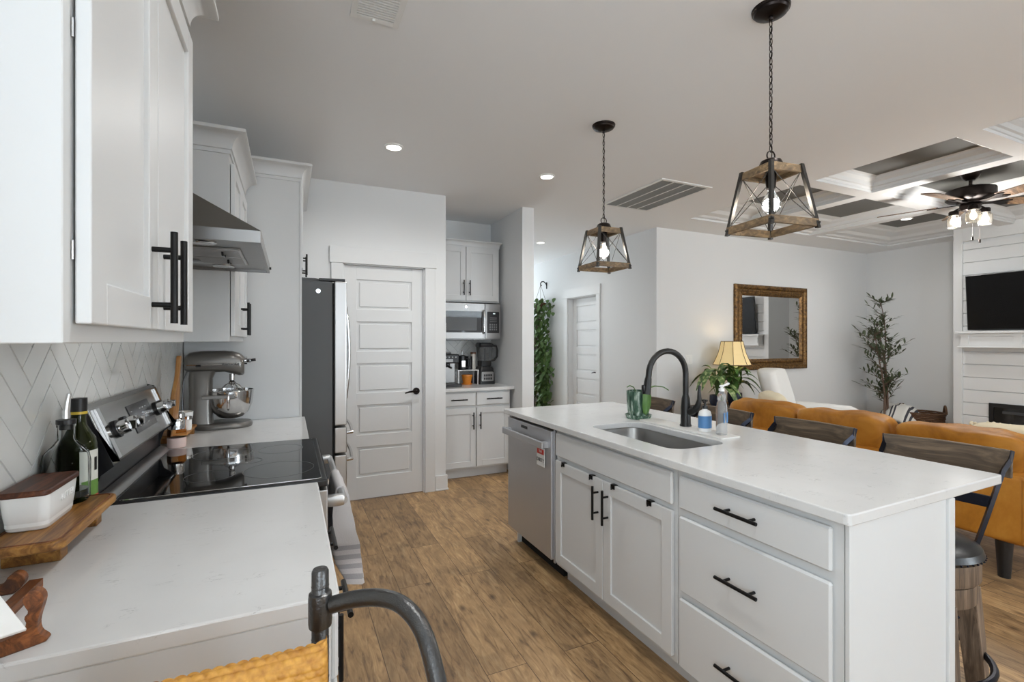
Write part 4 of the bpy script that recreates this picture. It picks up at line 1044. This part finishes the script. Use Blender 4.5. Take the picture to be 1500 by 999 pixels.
def leafy(label, loc, pot_r, hh, n_, L, W, mt, seed):
    random.seed(seed)
    t = thing('potted_plant', label, 'plant', loc)
    MB().lathe([(0, 0), (pot_r*.7, 0), (pot_r, hh*.5), (pot_r*.95, hh), (pot_r*.85, hh), (pot_r*.85, hh*.6), (0, hh*.6)], n=24).build('pot', M['navy'], t)
    s = MB(); st_ = MB()
    for i in range(n_):
        a = 2*PI*i/n_*2.4+random.random(); e = random.uniform(.3, 1.15); h = hh+random.uniform(.08, .30)
        b = (.05*math.cos(a), .05*math.sin(a), h)
        st_.tube([(0, 0, hh*.6), (b[0]*.5, b[1]*.5, h*.7), b], .005, 5)
        s.leaf(b, (math.cos(a)*math.cos(e), math.sin(a)*math.cos(e), math.sin(e)), L*random.uniform(.8, 1.2), W*random.uniform(.85, 1.15), random.uniform(.6, 1.2), 6)
    st_.build('stem', M['leafdark'], t); s.build('foliage', mt, t)
leafy('broad variegated houseplant in a navy pot left of the table lamp', (4.46, 4.02, .6152), .09, .15, 22, .27, .11, M['varleaf'], 3)
leafy('bushy green houseplant in a navy pot directly below the lampshade', (4.77, 4.05, .6152), .085, .16, 30, .24, .085, M['leaf'], 5)
# olive tree
random.seed(11)
t = thing('olive_tree', 'slender artificial olive tree in the corner of the living room', 'tree', (7.60, 3.92, 0))
MB().lathe([(0, 0), (.11, 0), (.13, .25), (.12, .26), (.11, .22), (0, .22)], n=24).build('pot', M['plastic'], t)
tr = MB(); fo = MB()
def limb(p, d, L, r, depth):
    pts = [Vector(p)]; d = Vector(d).normalized()
    for i in range(6):
        d = (d+Vector((random.uniform(-.1, .1), random.uniform(-.1, .1), random.uniform(-.02, .08)))).normalized(); pts.append(pts[-1]+d*L/6)
    tr.tube(pts, [r*(1-.7*i/6) for i in range(7)], 6); return pts
def twig(p, d, L, nl):
    pts = limb(p, d, L, .004, 0)
    for i in range(nl):
        q = pts[min(6, 1+int(i/nl*6))]; a = random.random()*2*PI
        fo.leaf(q, Vector(d).normalized()*.8+Vector((math.cos(a), math.sin(a), random.uniform(-.2, .7)))*.8, random.uniform(.075, .12), .03, .1, 3)
for k, (dx, dy) in enumerate(((0, 0), (.05, -.03), (-.05, .02))):
    pts = limb((dx*.3, dy*.3, .2), (dx*1.2, dy*1.2, 1), 1.75 if k == 0 else 1.35, .016, 0)
    for j, q in enumerate(pts[2:]):
        for m_ in range(6):
            a = random.random()*2*PI; up = random.uniform(.3, 1.0)
            twig(q+Vector((0, 0, random.uniform(-.12, .1))), (math.cos(a), math.sin(a), up), random.uniform(.14, .36)*(1.0 if j < 4 else .7), 8)
tr.build('trunk', M['bark'], t); fo.build('foliage', M['leafolive'], t)
# basket with blanket
t = thing('wicker_basket', 'brown wicker basket with looped handles beside the fireplace', 'basket', (7.86, 3.60, 0))
s = MB()
for i in range(18):
    z = .01+i*.0235; r = .17+.05*(i/17)
    s.tube([((r+.005*math.sin(k*PI/2+i*PI))*math.cos(2*PI*k/40), (r+.005*math.sin(k*PI/2+i*PI))*math.sin(2*PI*k/40), z) for k in range(40)], .0125, 6, closed=True)
s.lathe([(0, .01), (.17, .01), (.17, .02), (0, .02)], n=24); s.build('body', M['wicker'], t)
for a in (-1.0, 2.1):
    s = MB(); ca, sa = math.cos(a), math.sin(a); s.tube([(.22*ca-sa*u, .22*sa+ca*u, .41+.10*math.sin(PI*(u+.09)/.18)) for u in [-.09+.18*i/10 for i in range(11)]], .013, 8); s.build('handle', M['wicker'], t)
bm = bmesh.new(); NX, NY = 26, 26; g = []
for i in range(NX+1):
    row = []
    for j in range(NY+1):
        u = i/NX-.5; v = j/NY-.5; r = math.hypot(u, v)
        z = .495-.9*max(0, r-.24)**1.2+.035*noise.noise(Vector((u*6, v*6, 2)))+.012*noise.noise(Vector((u*16, v*16, 5)))
        row.append(bm.verts.new((u*.46, v*.52, z)))
    g.append(row)
for i in range(NX):
    for j in range(NY): bm.faces.new((g[i][j], g[i+1][j], g[i+1][j+1], g[i][j+1])).material_index = 1 if (j % 9 in (3, 5)) else 0
s = MB(); s.bm.free(); s.bm = bm
o = s.build('throw_blanket', [M['throw'], mat('throw_stripe', (70, 70, 76), .95)], None, True, angle=180); o.location = (7.74, 3.82, .0); md = o.modifiers.new('solid', 'SOLIDIFY'); md.thickness = .012
tag(o, 'white throw blanket with dark stripes draped over the wicker basket', 'blanket')
# fireplace insert, mantel, TV
t = thing('fireplace', 'black linear electric fireplace set in the white shiplap breast', 'fireplace', (7.60, 2.09, .42))
s = MB().box(-.004, -.74, -.22, .014, .74, -.17).box(-.004, -.74, .18, .014, .74, .226).box(-.004, -.74, -.17, .014, -.70, .18).box(-.004, .70, -.17, .014, .74, .18)
s.build('surround', M['plastic'], t, False)
MB().box(.008, -.70, -.17, .013, .70, .18).build('glass', M['glassblack'], t, False)
s = MB()
for i in range(9): s.cyl((.004, -.6+i*.15, -.13), (.003, -.5+i*.15, -.10), .016, n=8)
s.build('log_set', mat('grey_logs', (70, 68, 66), .9), t)
MB().box(.001, -.62, .11, .0075, .62, .14).build('vent_slot', mat('vent_grey', (60, 60, 62), .5), t, False)
t = thing('mantel_shelf', 'white panelled mantel shelf under the television', 'mantel', (7.615, 2.09, 1.32))
MB().box(-.17, -1.0, .155, 0, 1.0, .185, .003, 1).build('shelf_top', M['trim'], t, False)
s = MB().box(-.12, -.97, 0, 0, .97, .155)
for a, b, c_, d_ in ((-.97, .97, 0, .03), (-.97, .97, .125, .155)): s.box(-.14, a, c_, -.119, b, d_)
for k in range(5):
    y = -.97+k*.4725; s.box(-.14, max(-.97, y-.035), .03, -.119, min(.97, y+.035), .125)
s.build('apron', M['trim'], t, False)
MB().box(-.155, -.985, -.018, 0, .985, .0, .003, 1).build('bottom_molding', M['trim'], t, False)
t = thing('television', 'black flat-screen television tilted on the shiplap above the mantel', 'television', (7.48, 2.27, 1.845))
rot = Matrix.Rotation(R(-5), 4, 'Y')
MB().box(-.012, -.72, -.33, .03, .72, .33, .006, 2).xf(rot).build('cabinet', M['plastic'], t, False)
MB().box(-.0135, -.71, -.318, -.0115, .71, .322).xf(rot).build('screen', M['screen'], t, False)
MB().box(.02, -.2, -.15, .135, .2, .15).build('wall_mount', M['plastic'], t, False)
# hall: hanging ivy and dark stand
random.seed(5)
t = thing('hanging_ivy', 'trailing green ivy in a basket hung from a hook on the hall wall', 'hanging plant', (3.84, 7.16, 2.02))
s = MB().tube([(.118, 0, .30), (.10, 0, .34), (.06, 0, .37), (.02, 0, .365), (.0, 0, .34), (0, 0, .31), (.02, 0, .30)], .009, 8).cyl((.118, 0, .25), (.118, 0, .36), .012); s.build('wall_hook', M['black'], t)
s = MB()
for a in (0, 2.1, 4.2): s.tube([(0, 0, .31), (.11*math.cos(a), .11*math.sin(a), .02)], .003, 5)
s.build('hanger_wire', M['bark'], t)
MB().lathe([(0, -.14), (.07, -.14), (.11, 0), (.10, 0), (.06, -.12), (0, -.12)], n=20).build('basket', M['wicker'], t)
s = MB()
for i in range(900):
    f = random.random()**.9; z = .08-1.85*f; wdt = .20-.06*f
    y = random.gauss(0, .5)*wdt*1.5-.02-.10*f; y = max(-.36, min(.30, y)); x = random.uniform(-.14, .09)*(1-.3*f)
    a = random.random()*2*PI
    s.leaf((x, y, z), (math.cos(a)*.6-.4, math.sin(a)*.6, -random.uniform(.2, 1.1)), random.uniform(.06, .11), random.uniform(.05, .08), .2, 3)
o = s.build('foliage', M['leafdark'], t)
s = MB()
for k in range(14):
    y = random.uniform(-.16, .12); s.tube([(random.uniform(-.1, .06), y*.5, -.0), (random.uniform(-.1, .05), y, -.6), (random.uniform(-.1, .05), y-.05, -1.6+random.random()*.3)], .004, 5)
s.build('vine', M['bark'], t)
t = thing('tall_stand', 'tall dark brown wooden stand behind the hanging ivy', 'stand', (3.76, 7.72, 0))
for y in (-.16, .14): MB().box(-.03, y-.02, 0, .03, y+.02, 1.75, .003, 1).build('post', M['darkwood'], t, False)
for z in (.25, .8, 1.35, 1.7): MB().box(-.10, -.18, z, .14, .16, z+.03, .003, 1).build('shelf', M['darkwood'], t, False)
MB().box(.13, -.18, 0, .15, .16, 1.75).build('back_board', M['darkwood'], t, False)

# ------------------------------------------------------------------ on the left worktop
CT = .9143
# riser board
t = thing('riser_board', 'rectangular wooden riser board on two block feet by the backsplash', 'serving board', (-.49, 1.43, CT))
s = MB().prism(rrect(-.058, -.185, .078, .165, .025), .052, .071); s.build('board', M['board'], t, True, .004, 2)
bm = MB(); loops = []
s = MB().tube([(x, y, .071) for x, y in rrect(-.048, -.175, .068, .155, .02)], .0022, 6, closed=True); s.build('groove', M['acacia'], t)
for y0 in (-.09, .12): MB().box(-.052, y0, 0, .045, y0+.035, .052, .002, 1).build('foot', M['board'], t, False)
# butter dish
t = thing('butter_dish', 'white ceramic butter dish with a dark wooden lid on the riser board', 'butter dish', (-.503, 1.41, CT+.0713))
W1, D1 = .038, .078
s = MB().loft([[(x, y, z) for x, y in rrect(-W1*a-.0, -D1*a, W1*a, D1*a, .016)] for a, z in ((.86, 0), (.92, .004), (1.0, .035), (1.06, .074), (1.0, .074), (.95, .01))], True, True); s.build('dish', M['ceramic'], t, True, angle=50)
s = MB().prism(rrect(-.043, -.087, .043, .087, .014), .0745, .087); s.build('lid', M['acaciadark'], t, True, .003, 2)
text('embossed_lettering', 'BUTTER', .02, M['white'], t, Matrix.Translation((.0392, .02, .05)) @ Matrix.Rotation(R(90), 4, 'Z') @ Matrix.Rotation(R(86), 4, 'X'), .0008)
# oil bottles
t = thing('oil_bottle', 'clear glass oil bottle with a steel pourer behind the butter dish', 'bottle', (-.504, 1.547, CT+.0713))
g_ = mat('thin_clear_glass', (250, 252, 252), .0, 0, Transmission_Weight=1.0, IOR=1.07)
MB().lathe([(0, 0), (.04, 0), (.046, .008), (.047, .10), (.043, .122), (.026, .142), (.0175, .155), (.0165, .185), (.0185, .187), (.0185, .193), (.0145, .193), (.0135, .155), (.022, .14), (.039, .12), (.042, .1), (.042, .012), (0, .01)], n=32).build('body', g_, t)
MB().lathe([(0, .011), (.041, .013), (.041, .03), (0, .03)], n=28).build('oil', mat('pale_oil', (176, 168, 70), .1, 0, Transmission_Weight=.6), t)
MB().lathe([(0, .18), (.0135, .18), (.0135, .193), (.0195, .194), (.0195, .205), (0, .208)], n=20).build('stopper', M['plastic'], t)
MB().tube([(0, 0, .205), (.0, 0, .225), (.002, .002, .25), (.004, .004, .268)], [.0085, .0075, .006, .005]).build('pourer', M['chrome'], t)
t = thing('oil_bottle', 'dark green olive oil bottle with a black cap beside the range', 'bottle', (-.513, 1.652, CT))
MB().lathe([(0, 0), (.036, 0), (.039, .006), (.039, .19), (.036, .21), (.018, .245), (.0155, .26), (.0155, .285), (0, .285)], n=28).build('body', M['oilglass'], t)
MB().lathe([(.0155, .283), (.0185, .283), (.0185, .318), (0, .32)], n=24).build('cap', M['blackmatte'], t); MB().lathe([(.0165, .276), (.0187, .276), (.0187, .283), (.0165, .283)], n=24).build('cap_band', mat('yellow_band', (206, 178, 60), .4), t)
def arc_panel(r, z0, z1, a0, a1, n_=10):
    s = MB(); pr = None
    for i in range(n_+1):
        a = a0+(a1-a0)*i/n_; q = [s.bm.verts.new((r*math.cos(a), r*math.sin(a), z)) for z in (z0, z1)]
        if pr: s.bm.faces.new((pr[0], q[0], q[1], pr[1]))
        pr = q
    return s
l = arc_panel(.0396, .03, .18, -1.2, .75).build('label', mat('bottle_label', (214, 214, 204), .6), t)
arc_panel(.0399, .03, .10, -1.1, .65).build('label_art', mat('label_green', (98, 138, 60), .6), l)
arc_panel(.0402, .035, .06, -.5, .3).build('label_art', M['red'], l)
arc_panel(.0402, .125, .16, -.35, -.1).build('label_print', M['blackmatte'], l)
# cookbook stand
t = thing('cookbook_stand', 'small wooden easel stand with scroll ends on the worktop', 'book stand', (0, 0, CT))
def scroll(pl, y, th=.018, shear=.42):
    # outline in the X-Z plane
    s = MB().prism(pl, 0, th, 'y'); 
    s.xf(Matrix.Translation((0, y, 0)) @ Matrix(((1, 0, 0, 0), (shear, 1, 0, 0), (0, 0, 1, 0), (0, 0, 0, 1))))
    return s
def smooth_poly(P, it=2):
    for _ in range(it):
        Q = []
        for i in range(len(P)):
            a, b = P[i], P[(i+1) % len(P)]; Q += [(a[0]*.75+b[0]*.25, a[1]*.75+b[1]*.25), (a[0]*.25+b[0]*.75, a[1]*.25+b[1]*.75)]
        P = Q
    return P
pl = smooth_poly([(-.45, .0), (-.375, .0), (-.352, .0), (-.3446, .001), (-.3475, .008), (-.3537, .0165), (-.3557, .0285), (-.3544, .0415), (-.3503, .0579), (-.3487, .0698), (-.3517, .0797), (-.3583, .0865), (-.3655, .0853), (-.3704, .0758), (-.3675, .0645), (-.3636, .0541), (-.3688, .0486), (-.3655, .0364), (-.3713, .0282), (-.39, .0225), (-.45, .02)], 1)
scroll(pl, 1.1793, .016, .55).build('front_ledge', M['acacia'], t, True, .001, 1)
pl = smooth_poly([(-.53, .0), (-.47, .0), (-.462, .004), (-.4532, .014), (-.4503, .0252), (-.4551, .0355), (-.4646, .0395), (-.474, .0345), (-.4786, .0247), (-.487, .016), (-.53, .016)], 1)
scroll(pl, 1.2, .016, 0).build('rear_leg', M['acacia'], t, True, .001, 1)
MB().box(-.45, .955, 0, -.43, 1.215, .016).build('spine', M['acacia'], t, False)
t = thing('recipe_card', 'white recipe card leaning on the wooden easel at the left edge', 'card', (0, 0, 0))
A = Vector((-.358, .958, .951)); Bv = Vector((-.402, .936, .951)); Cv = Vector((-.405, 1.0, .992))
ex_ = (Bv-A).normalized(); ey_ = (Cv-A)-ex_*(Cv-A).dot(ex_); ey_.normalize(); ez_ = ex_.cross(ey_)
# corner points of the slab
# the card's lower right corner is A; it runs left along ex_ and up along the lean direction
up_ = (Cv-A)*1.4
lp = [A, A+ex_*.17, A+ex_*.17+up_, A+up_]
s = MB().loft([[tuple(p) for p in lp], [tuple(p-ez_*.006) for p in lp]]); s.build('card', M['paper'], t, False, .001, 1)
# towel folded over the oven handle: a closed, thick folded bundle
HX, HZ = .173, .825
K = 18
fr = [(.0185, 0)]+[(.024+.066*(i/K)**.8, -.405*(i/K)) for i in range(1, K+1)]
bk = [(-.0185, 0)]+[(-.02-.012*min(1, i/4)+.075*max(0, (i/K-.55))/.45, -.405*(i/K)*(.97)) for i in range(1, K+1)]
top = [(.0185*math.cos(q), .0185*math.sin(q)) for q in [PI*i/6 for i in range(1, 6)]]
prof = fr[::-1]+top+bk       # front hem -> over the bar -> back hem
bm = bmesh.new(); rows = []; NYT = 16; n_ = len(prof)
for j in range(NYT+1):
    v = j/NYT; row = []
    for i, (dx, dz) in enumerate(prof):
        k = min(1, max(0, -dz)*4); wob = .012*math.sin(v*9+i*.25)*k+.006*noise.noise(Vector((v*5, i*.3, 1)))*k
        row.append(bm.verts.new((HX+dx+wob, 1.90+.26*v+(v-.5)*-.22*k*min(1, -dz*3 if dz < 0 else 0), HZ+dz-.015*(1-v)*k)))
    rows.append(row)
def stripe(i): return 1 if min(i, n_-1-i) in (1, 3, 5, 7) else 0
for j in range(NYT):
    for i in range(n_-1):
        bm.faces.new((rows[j][i], rows[j][i+1], rows[j+1][i+1], rows[j+1][i])).material_index = stripe(i) if i < n_/2 else stripe(i+1)
    bm.faces.new((rows[j][n_-1], rows[j][0], rows[j+1][0], rows[j+1][n_-1]))
for rw in (rows[0], rows[-1]):
    for i in range(n_//2): bm.faces.new((rw[i], rw[i+1], rw[n_-2-i], rw[n_-1-i]) if i+1 != n_-2-i else (rw[i], rw[i+1], rw[n_-1-i])).material_index = stripe(i)
s = MB(); s.bm.free(); s.bm = bm
o = s.build('dish_towel', [M['towel'], M['towelstripe']], None, True, angle=60)
tag(o, 'light grey dish towel with striped hem hanging on the oven handle', 'towel')
# stand mixer
t = thing('stand_mixer', 'grey stand mixer with steel bowl and whisk beside the range', 'stand mixer', (-.325, 3.06, CT), R(4))
MB().loft([[(x*a+.0, y*a, z) for x, y in rrect(-.15, -.105, .135, .105, .10, 8)] for a, z in ((.97, 0), (1, .006), (1, .018), (.94, .028))]).build('base', M['mixer'], t, True, angle=50)
MB().loft([[(x*a-.115+dx, y*a, z) for x, y in rrect(-.05, -.055, .06, .055, .03, 5)] for a, dx, z in ((1.05, 0, .025), (1, 0, .06), (.95, 0, .18), (1.0, 0, .27), (1.1, .01, .31))]).build('column', M['mixer'], t, True, angle=60)
loops = []
def sect(x, hw, zt, zb):
    pts = []
    zc = (zt+zb)/2; hh = (zt-zb)/2
    for i in range(24):
        a = 2*PI*i/24; c_, s_ = math.cos(a), math.sin(a); p = .65
        pts.append((x, hw*math.copysign(abs(c_)**p, c_), zc+hh*math.copysign(abs(s_)**p, s_)))
    return pts
hd = MB().loft([sect(-.185, .03, .37, .335), sect(-.18, .048, .392, .315), sect(-.16, .058, .408, .305), (sect(-.11, .064, .416, .30)), sect(0, .066, .418, .302), sect(.04, .064, .414, .29), sect(.07, .06, .405, .28), sect(.088, .054, .39, .283), sect(.094, .045, .38, .29)]).build('head', M['mixer'], t, True, angle=60)
s = MB(); s.loft([[(p[0], p[1]*1.012, p[2]) for p in sect(x, .0662 if x < 0 else .0645, .352, .338)] for x in (-.17, -.1, 0, .05)]); s.build('trim_band', M['chrome'], hd, True)
text('band_lettering', 'KitchenAid', .018, M['blackmatte'], hd, Matrix.Translation((.03, -.0678, .345)) @ Matrix.Rotation(R(90), 4, 'X') , .0004)
MB().box(-.13, -.071, .333, -.105, -.062, .342, .003, 1).build('speed_lever', M['plastic'], hd, False)
MB().cyl((.09, 0, .362), (.108, 0, .362), .022, n=20).cyl((.108, 0, .362), (.125, 0, .362), .012).build('hub_cap', M['chrome'], hd)
MB().cyl((.112, 0, .362), (.112, -.045, .362), .005).sph((.112, -.05, .362), .009, 10).cyl((.12, 0, .362), (.15, 0, .366), .008).build('hub_knob', M['plastic'], hd)
b_ = MB().lathe([(0, .05), (.045, .05), (.06, .056), (.088, .085), (.104, .125), (.109, .17), (.1105, .198), (.114, .2), (.113, .203), (.1085, .203), (.107, .17), (.10, .125), (.085, .09), (.05, .06), (0, .056)], (.03, 0, 0), 40).build('bowl', M['chrome'], t)
MB().tube([(.02, -.108, .185), (.02, -.135, .18), (.02, -.14, .15), (.02, -.13, .115), (.02, -.10, .105)], .006, 10).build('bowl_handle', M['chrome'], b_)
s = MB()
for sy in (-1, 1): s.box(-.10, sy*.116-.006, .165, .05, sy*.116+.006, .185, .003, 1)
s.build('lift_arm', M['mixer'], t, False)
s = MB().cyl((.035, 0, .29), (.035, 0, .255), .014).cyl((.035, 0, .258), (.035, 0, .225), .008).lathe([(0, .23), (.016, .23), (.018, .245), (.01, .255), (0, .255)], (.035, 0, 0), 16); s.build('beater_shaft', M['chrome'], t)
s = MB()
for k in range(6):
    a = PI*k/6; ca, sa = math.cos(a), math.sin(a)
    s.tube([(.035+ca*r, sa*r, z) for r, z in ((.008, .245), (.035, .228), (.066, .195), (.066, .15), (.04, .10), (0, .083), (-.04, .10), (-.066, .15), (-.066, .195), (-.035, .228), (-.008, .245))], .0013, 5)
s.build('whisk', M['chrome'], t)
s = MB().tube([(-.17, -.02, .31), (-.185, -.03, .26), (-.19, -.035, .15), (-.185, -.05, .03), (-.17, -.09, .008), (-.19, .02, .008), (-.225, .06, .03)], .0035, 8); s.build('power_cord', M['plastic'], t)
# wooden paddle board leaning on the backsplash
o = MB(); pl = smooth_poly([(-.013, .405), (.013, .405), (.016, .385), (.014, .30), (.05, .25), (.062, .2), (.062, .0), (-.062, .0), (-.062, .2), (-.05, .25), (-.014, .30), (-.016, .385)], 2)
o.prism(pl, -.008, .008, 'y'); o = o.build('paddle_board', M['lightwood'], None, True, .002, 1); o.location = (-.49, 2.625, CT); o.rotation_euler = (R(4.5), 0, R(90)); tag(o, 'pale wooden paddle board with a long handle leaning behind the range', 'cutting board')
# small riser with bowl and jars
t = thing('riser_board', 'small pale bamboo riser holding a white bowl and spice jar', 'serving board', (-.487, 2.79, CT))
MB().prism(rrect(-.058, -.16, .052, .15, .012), .03, .042).build('board', M['lightwood'], t, True, .002, 1)
for y in (-.12, .09): MB().box(-.05, y, 0, .045, y+.03, .03).build('foot', M['lightwood'], t, False)
t = thing('sugar_bowl', 'white ribbed ceramic bowl on the small bamboo riser', 'bowl', (-.487, 2.84, CT+.0423))
s = MB().lathe([(0, 0), (.032, 0), (.036, .006), (.049, .06), (.05, .078), (.046, .078), (.044, .06), (.03, .012), (0, .01)], n=32).build('bowl', M['ceramic'], t)
MB().lathe([(.0, .062), (.044, .062), (.044, .066), (0, .066)], n=24).build('sugar', M['lightwood'], t)
t = thing('spice_jar', 'glass spice jar of amber seasoning with a steel shaker lid', 'jar', (-.473, 2.715, CT+.0423))
MB().lathe([(0, 0), (.022, 0), (.024, .004), (.024, .06), (.02, .066), (0, .066)], n=24).build('glass', M['amberliquid'], t); MB().lathe([(0, .065), (.021, .065), (.023, .068), (.022, .085), (.012, .094), (0, .095)], n=24).build('lid', M['chrome'], t)
t = thing('spice_jar', 'slim jar of pale powder between the amber jar and the bowl', 'jar', (-.45, 2.765, CT+.0423))
MB().lathe([(0, 0), (.018, 0), (.019, .05), (0, .052)], n=20).build('glass', M['ceramic'], t); MB().lathe([(0, .051), (.019, .051), (.019, .066), (0, .068)], n=20).build('lid', M['chrome'], t)
t = thing('salt_grinder', 'glass grinder of pink salt at the corner of the range', 'salt grinder', (-.455, 2.555, CT))
MB().lathe([(0, 0), (.032, 0), (.035, .004), (.036, .045), (0, .046)], n=28).build('salt', M['pinksalt'], t)
MB().lathe([(.036, .046), (.036, .075), (.03, .082), (0, .082)], n=28).build('glass', g_, t)
MB().lathe([(0, .082), (.031, .082), (.032, .118), (.028, .128), (0, .13)], n=28).build('cap', M['chrome'], t)

# ------------------------------------------------------------------ near counter stool (metal tube frame, rattan back)
t = thing('rattan_stool', 'counter stool with hammered metal tube frame and woven rattan back in the foreground', 'stool', (0, 0, 0))
def inv(px, py, f):
    th = R(24.8); l = (px-750)/704*f; return Vector((math.cos(th)*l+math.sin(th)*f, -math.sin(th)*l+math.cos(th)*f, 1.385-(py-499.5)/704*f))
pp = Vector((.042, .79, 0))
MB().tube([(pp.x, pp.y, 0.0), (pp.x, pp.y, 1.033), (pp.x, pp.y, 1.037)], [.0125, .0125, .0105], 20).build('post', M['tubemetal'], t)
s = MB()
for z in (1.01, .985, .93, .87): s.lathe([(.0125, z), (.0131, z+.001), (.0125, z+.002)], (pp.x, pp.y, 0), 20)
s.build('post_ridge', M['tubemetal'], t)
MB().lathe([(.0125, .948), (.0165, .95), (.0172, .956), (.0172, .994), (.0165, 1.0), (.0125, 1.002)], (pp.x, pp.y, 0), 24).build('collar', M['tubemetal'], t)
ctrl = [(.058, .782, .982), (.09, .765, .992), (.125, .74, .998), (.152, .708, .995), (.17, .668, .976), (.177, .625, .938), (.179, .585, .89), (.18, .545, .835), (.181, .50, .77), (.181, .46, .70), (.18, .45, .62), (.172, .45, .3), (.165, .45, 0)]
def catmull(P, n_=5):
    P = [Vector(p) for p in P]; out = []
    for i in range(len(P)-1):
        a, b, c_, d_ = P[max(i-1, 0)], P[i], P[i+1], P[min(i+2, len(P)-1)]
        for k in range(n_):
            u = k/n_; out.append(.5*((2*b)+(c_-a)*u+(2*a-5*b+4*c_-d_)*u*u+(3*b-a-3*c_+d_)*u**3))
    out.append(P[-1]); return out
MB().tube(catmull(ctrl), .0125, 18).build('arm_tube', M['tubemetal'], t)
MB().tube([(-.30, .79, 0), (-.30, .79, .93)], .0125, 16).build('post', M['tubemetal'], t)
MB().tube([(-.42, .45, 0), (-.42, .45, .62)], .0125, 16).build('leg', M['tubemetal'], t)
MB().tube([(-.30, .79, .25), (pp.x, pp.y, .25)], .009).tube([(.165, .45, .25), (-.42, .45, .25)], .009).tube([(pp.x, pp.y, .25), (.168, .45, .25)], .009).tube([(-.30, .79, .25), (-.42, .45, .25)], .009).build('stretcher', M['tubemetal'], t)
# woven panel: rounded slab with over-under weave relief
def woven(name, x0, x1, y0, z0, z1, thick, parent, lean=.12):
    bm = bmesh.new(); st_ = .0012; nx = int((x1-x0)/st_); nz = int((z1-z0)/st_); g = []
    for j in range(nz+1):
        row = []
        for i in range(nx+1):
            x = x0+(x1-x0)*i/nx; s_ = (z1-z0)*j/nz
            # over-under weave: each strand shows as a short raised pillow, rows staggered
            sv = (s_/.0085); k = int(sv); v_ = sv-k; u_ = (x/.0135+.5*(k % 2)+.35*v_) % 1.0
            h = .0034*(max(0, math.sin(PI*u_))**.45)*(max(0, math.sin(PI*v_))**.45)
            top = max(0, s_-(z1-z0-.028)); y = y0-h; z = z0+s_
            if top > 0:
                ang = min(PI*.62, top/.028*PI*.62); y = y0+.018*(1-math.cos(ang))-h*math.cos(ang); z = z1-.028+.018*math.sin(ang)+h*math.sin(ang)
            y += lean*(z-z0)-(.0)
            ex_ = min(i, nx-i)*st_
            if ex_ < .014: y += .014-math.sqrt(max(0, .014**2-(.014-ex_)**2))
            row.append(bm.verts.new((x, y, z)))
        g.append(row)
    for j in range(nz):
        for i in range(nx): bm.faces.new((g[j][i], g[j][i+1], g[j+1][i+1], g[j+1][i]))
    s = MB(); s.bm.free(); s.bm = bm
    return s.build(name, M['rattan'], parent, True, angle=180)
woven('woven_back', -.33, .047, .672, .83, .978, .03, t)
MB().box(-.325, .71, .82, .035, .74, .955, .012, 3).build('back_core', M['rattan'], t, True)
MB().box(-.40, .44, .62, .16, .78, .66, .015, 3).build('seat', M['rattan'], t, True)
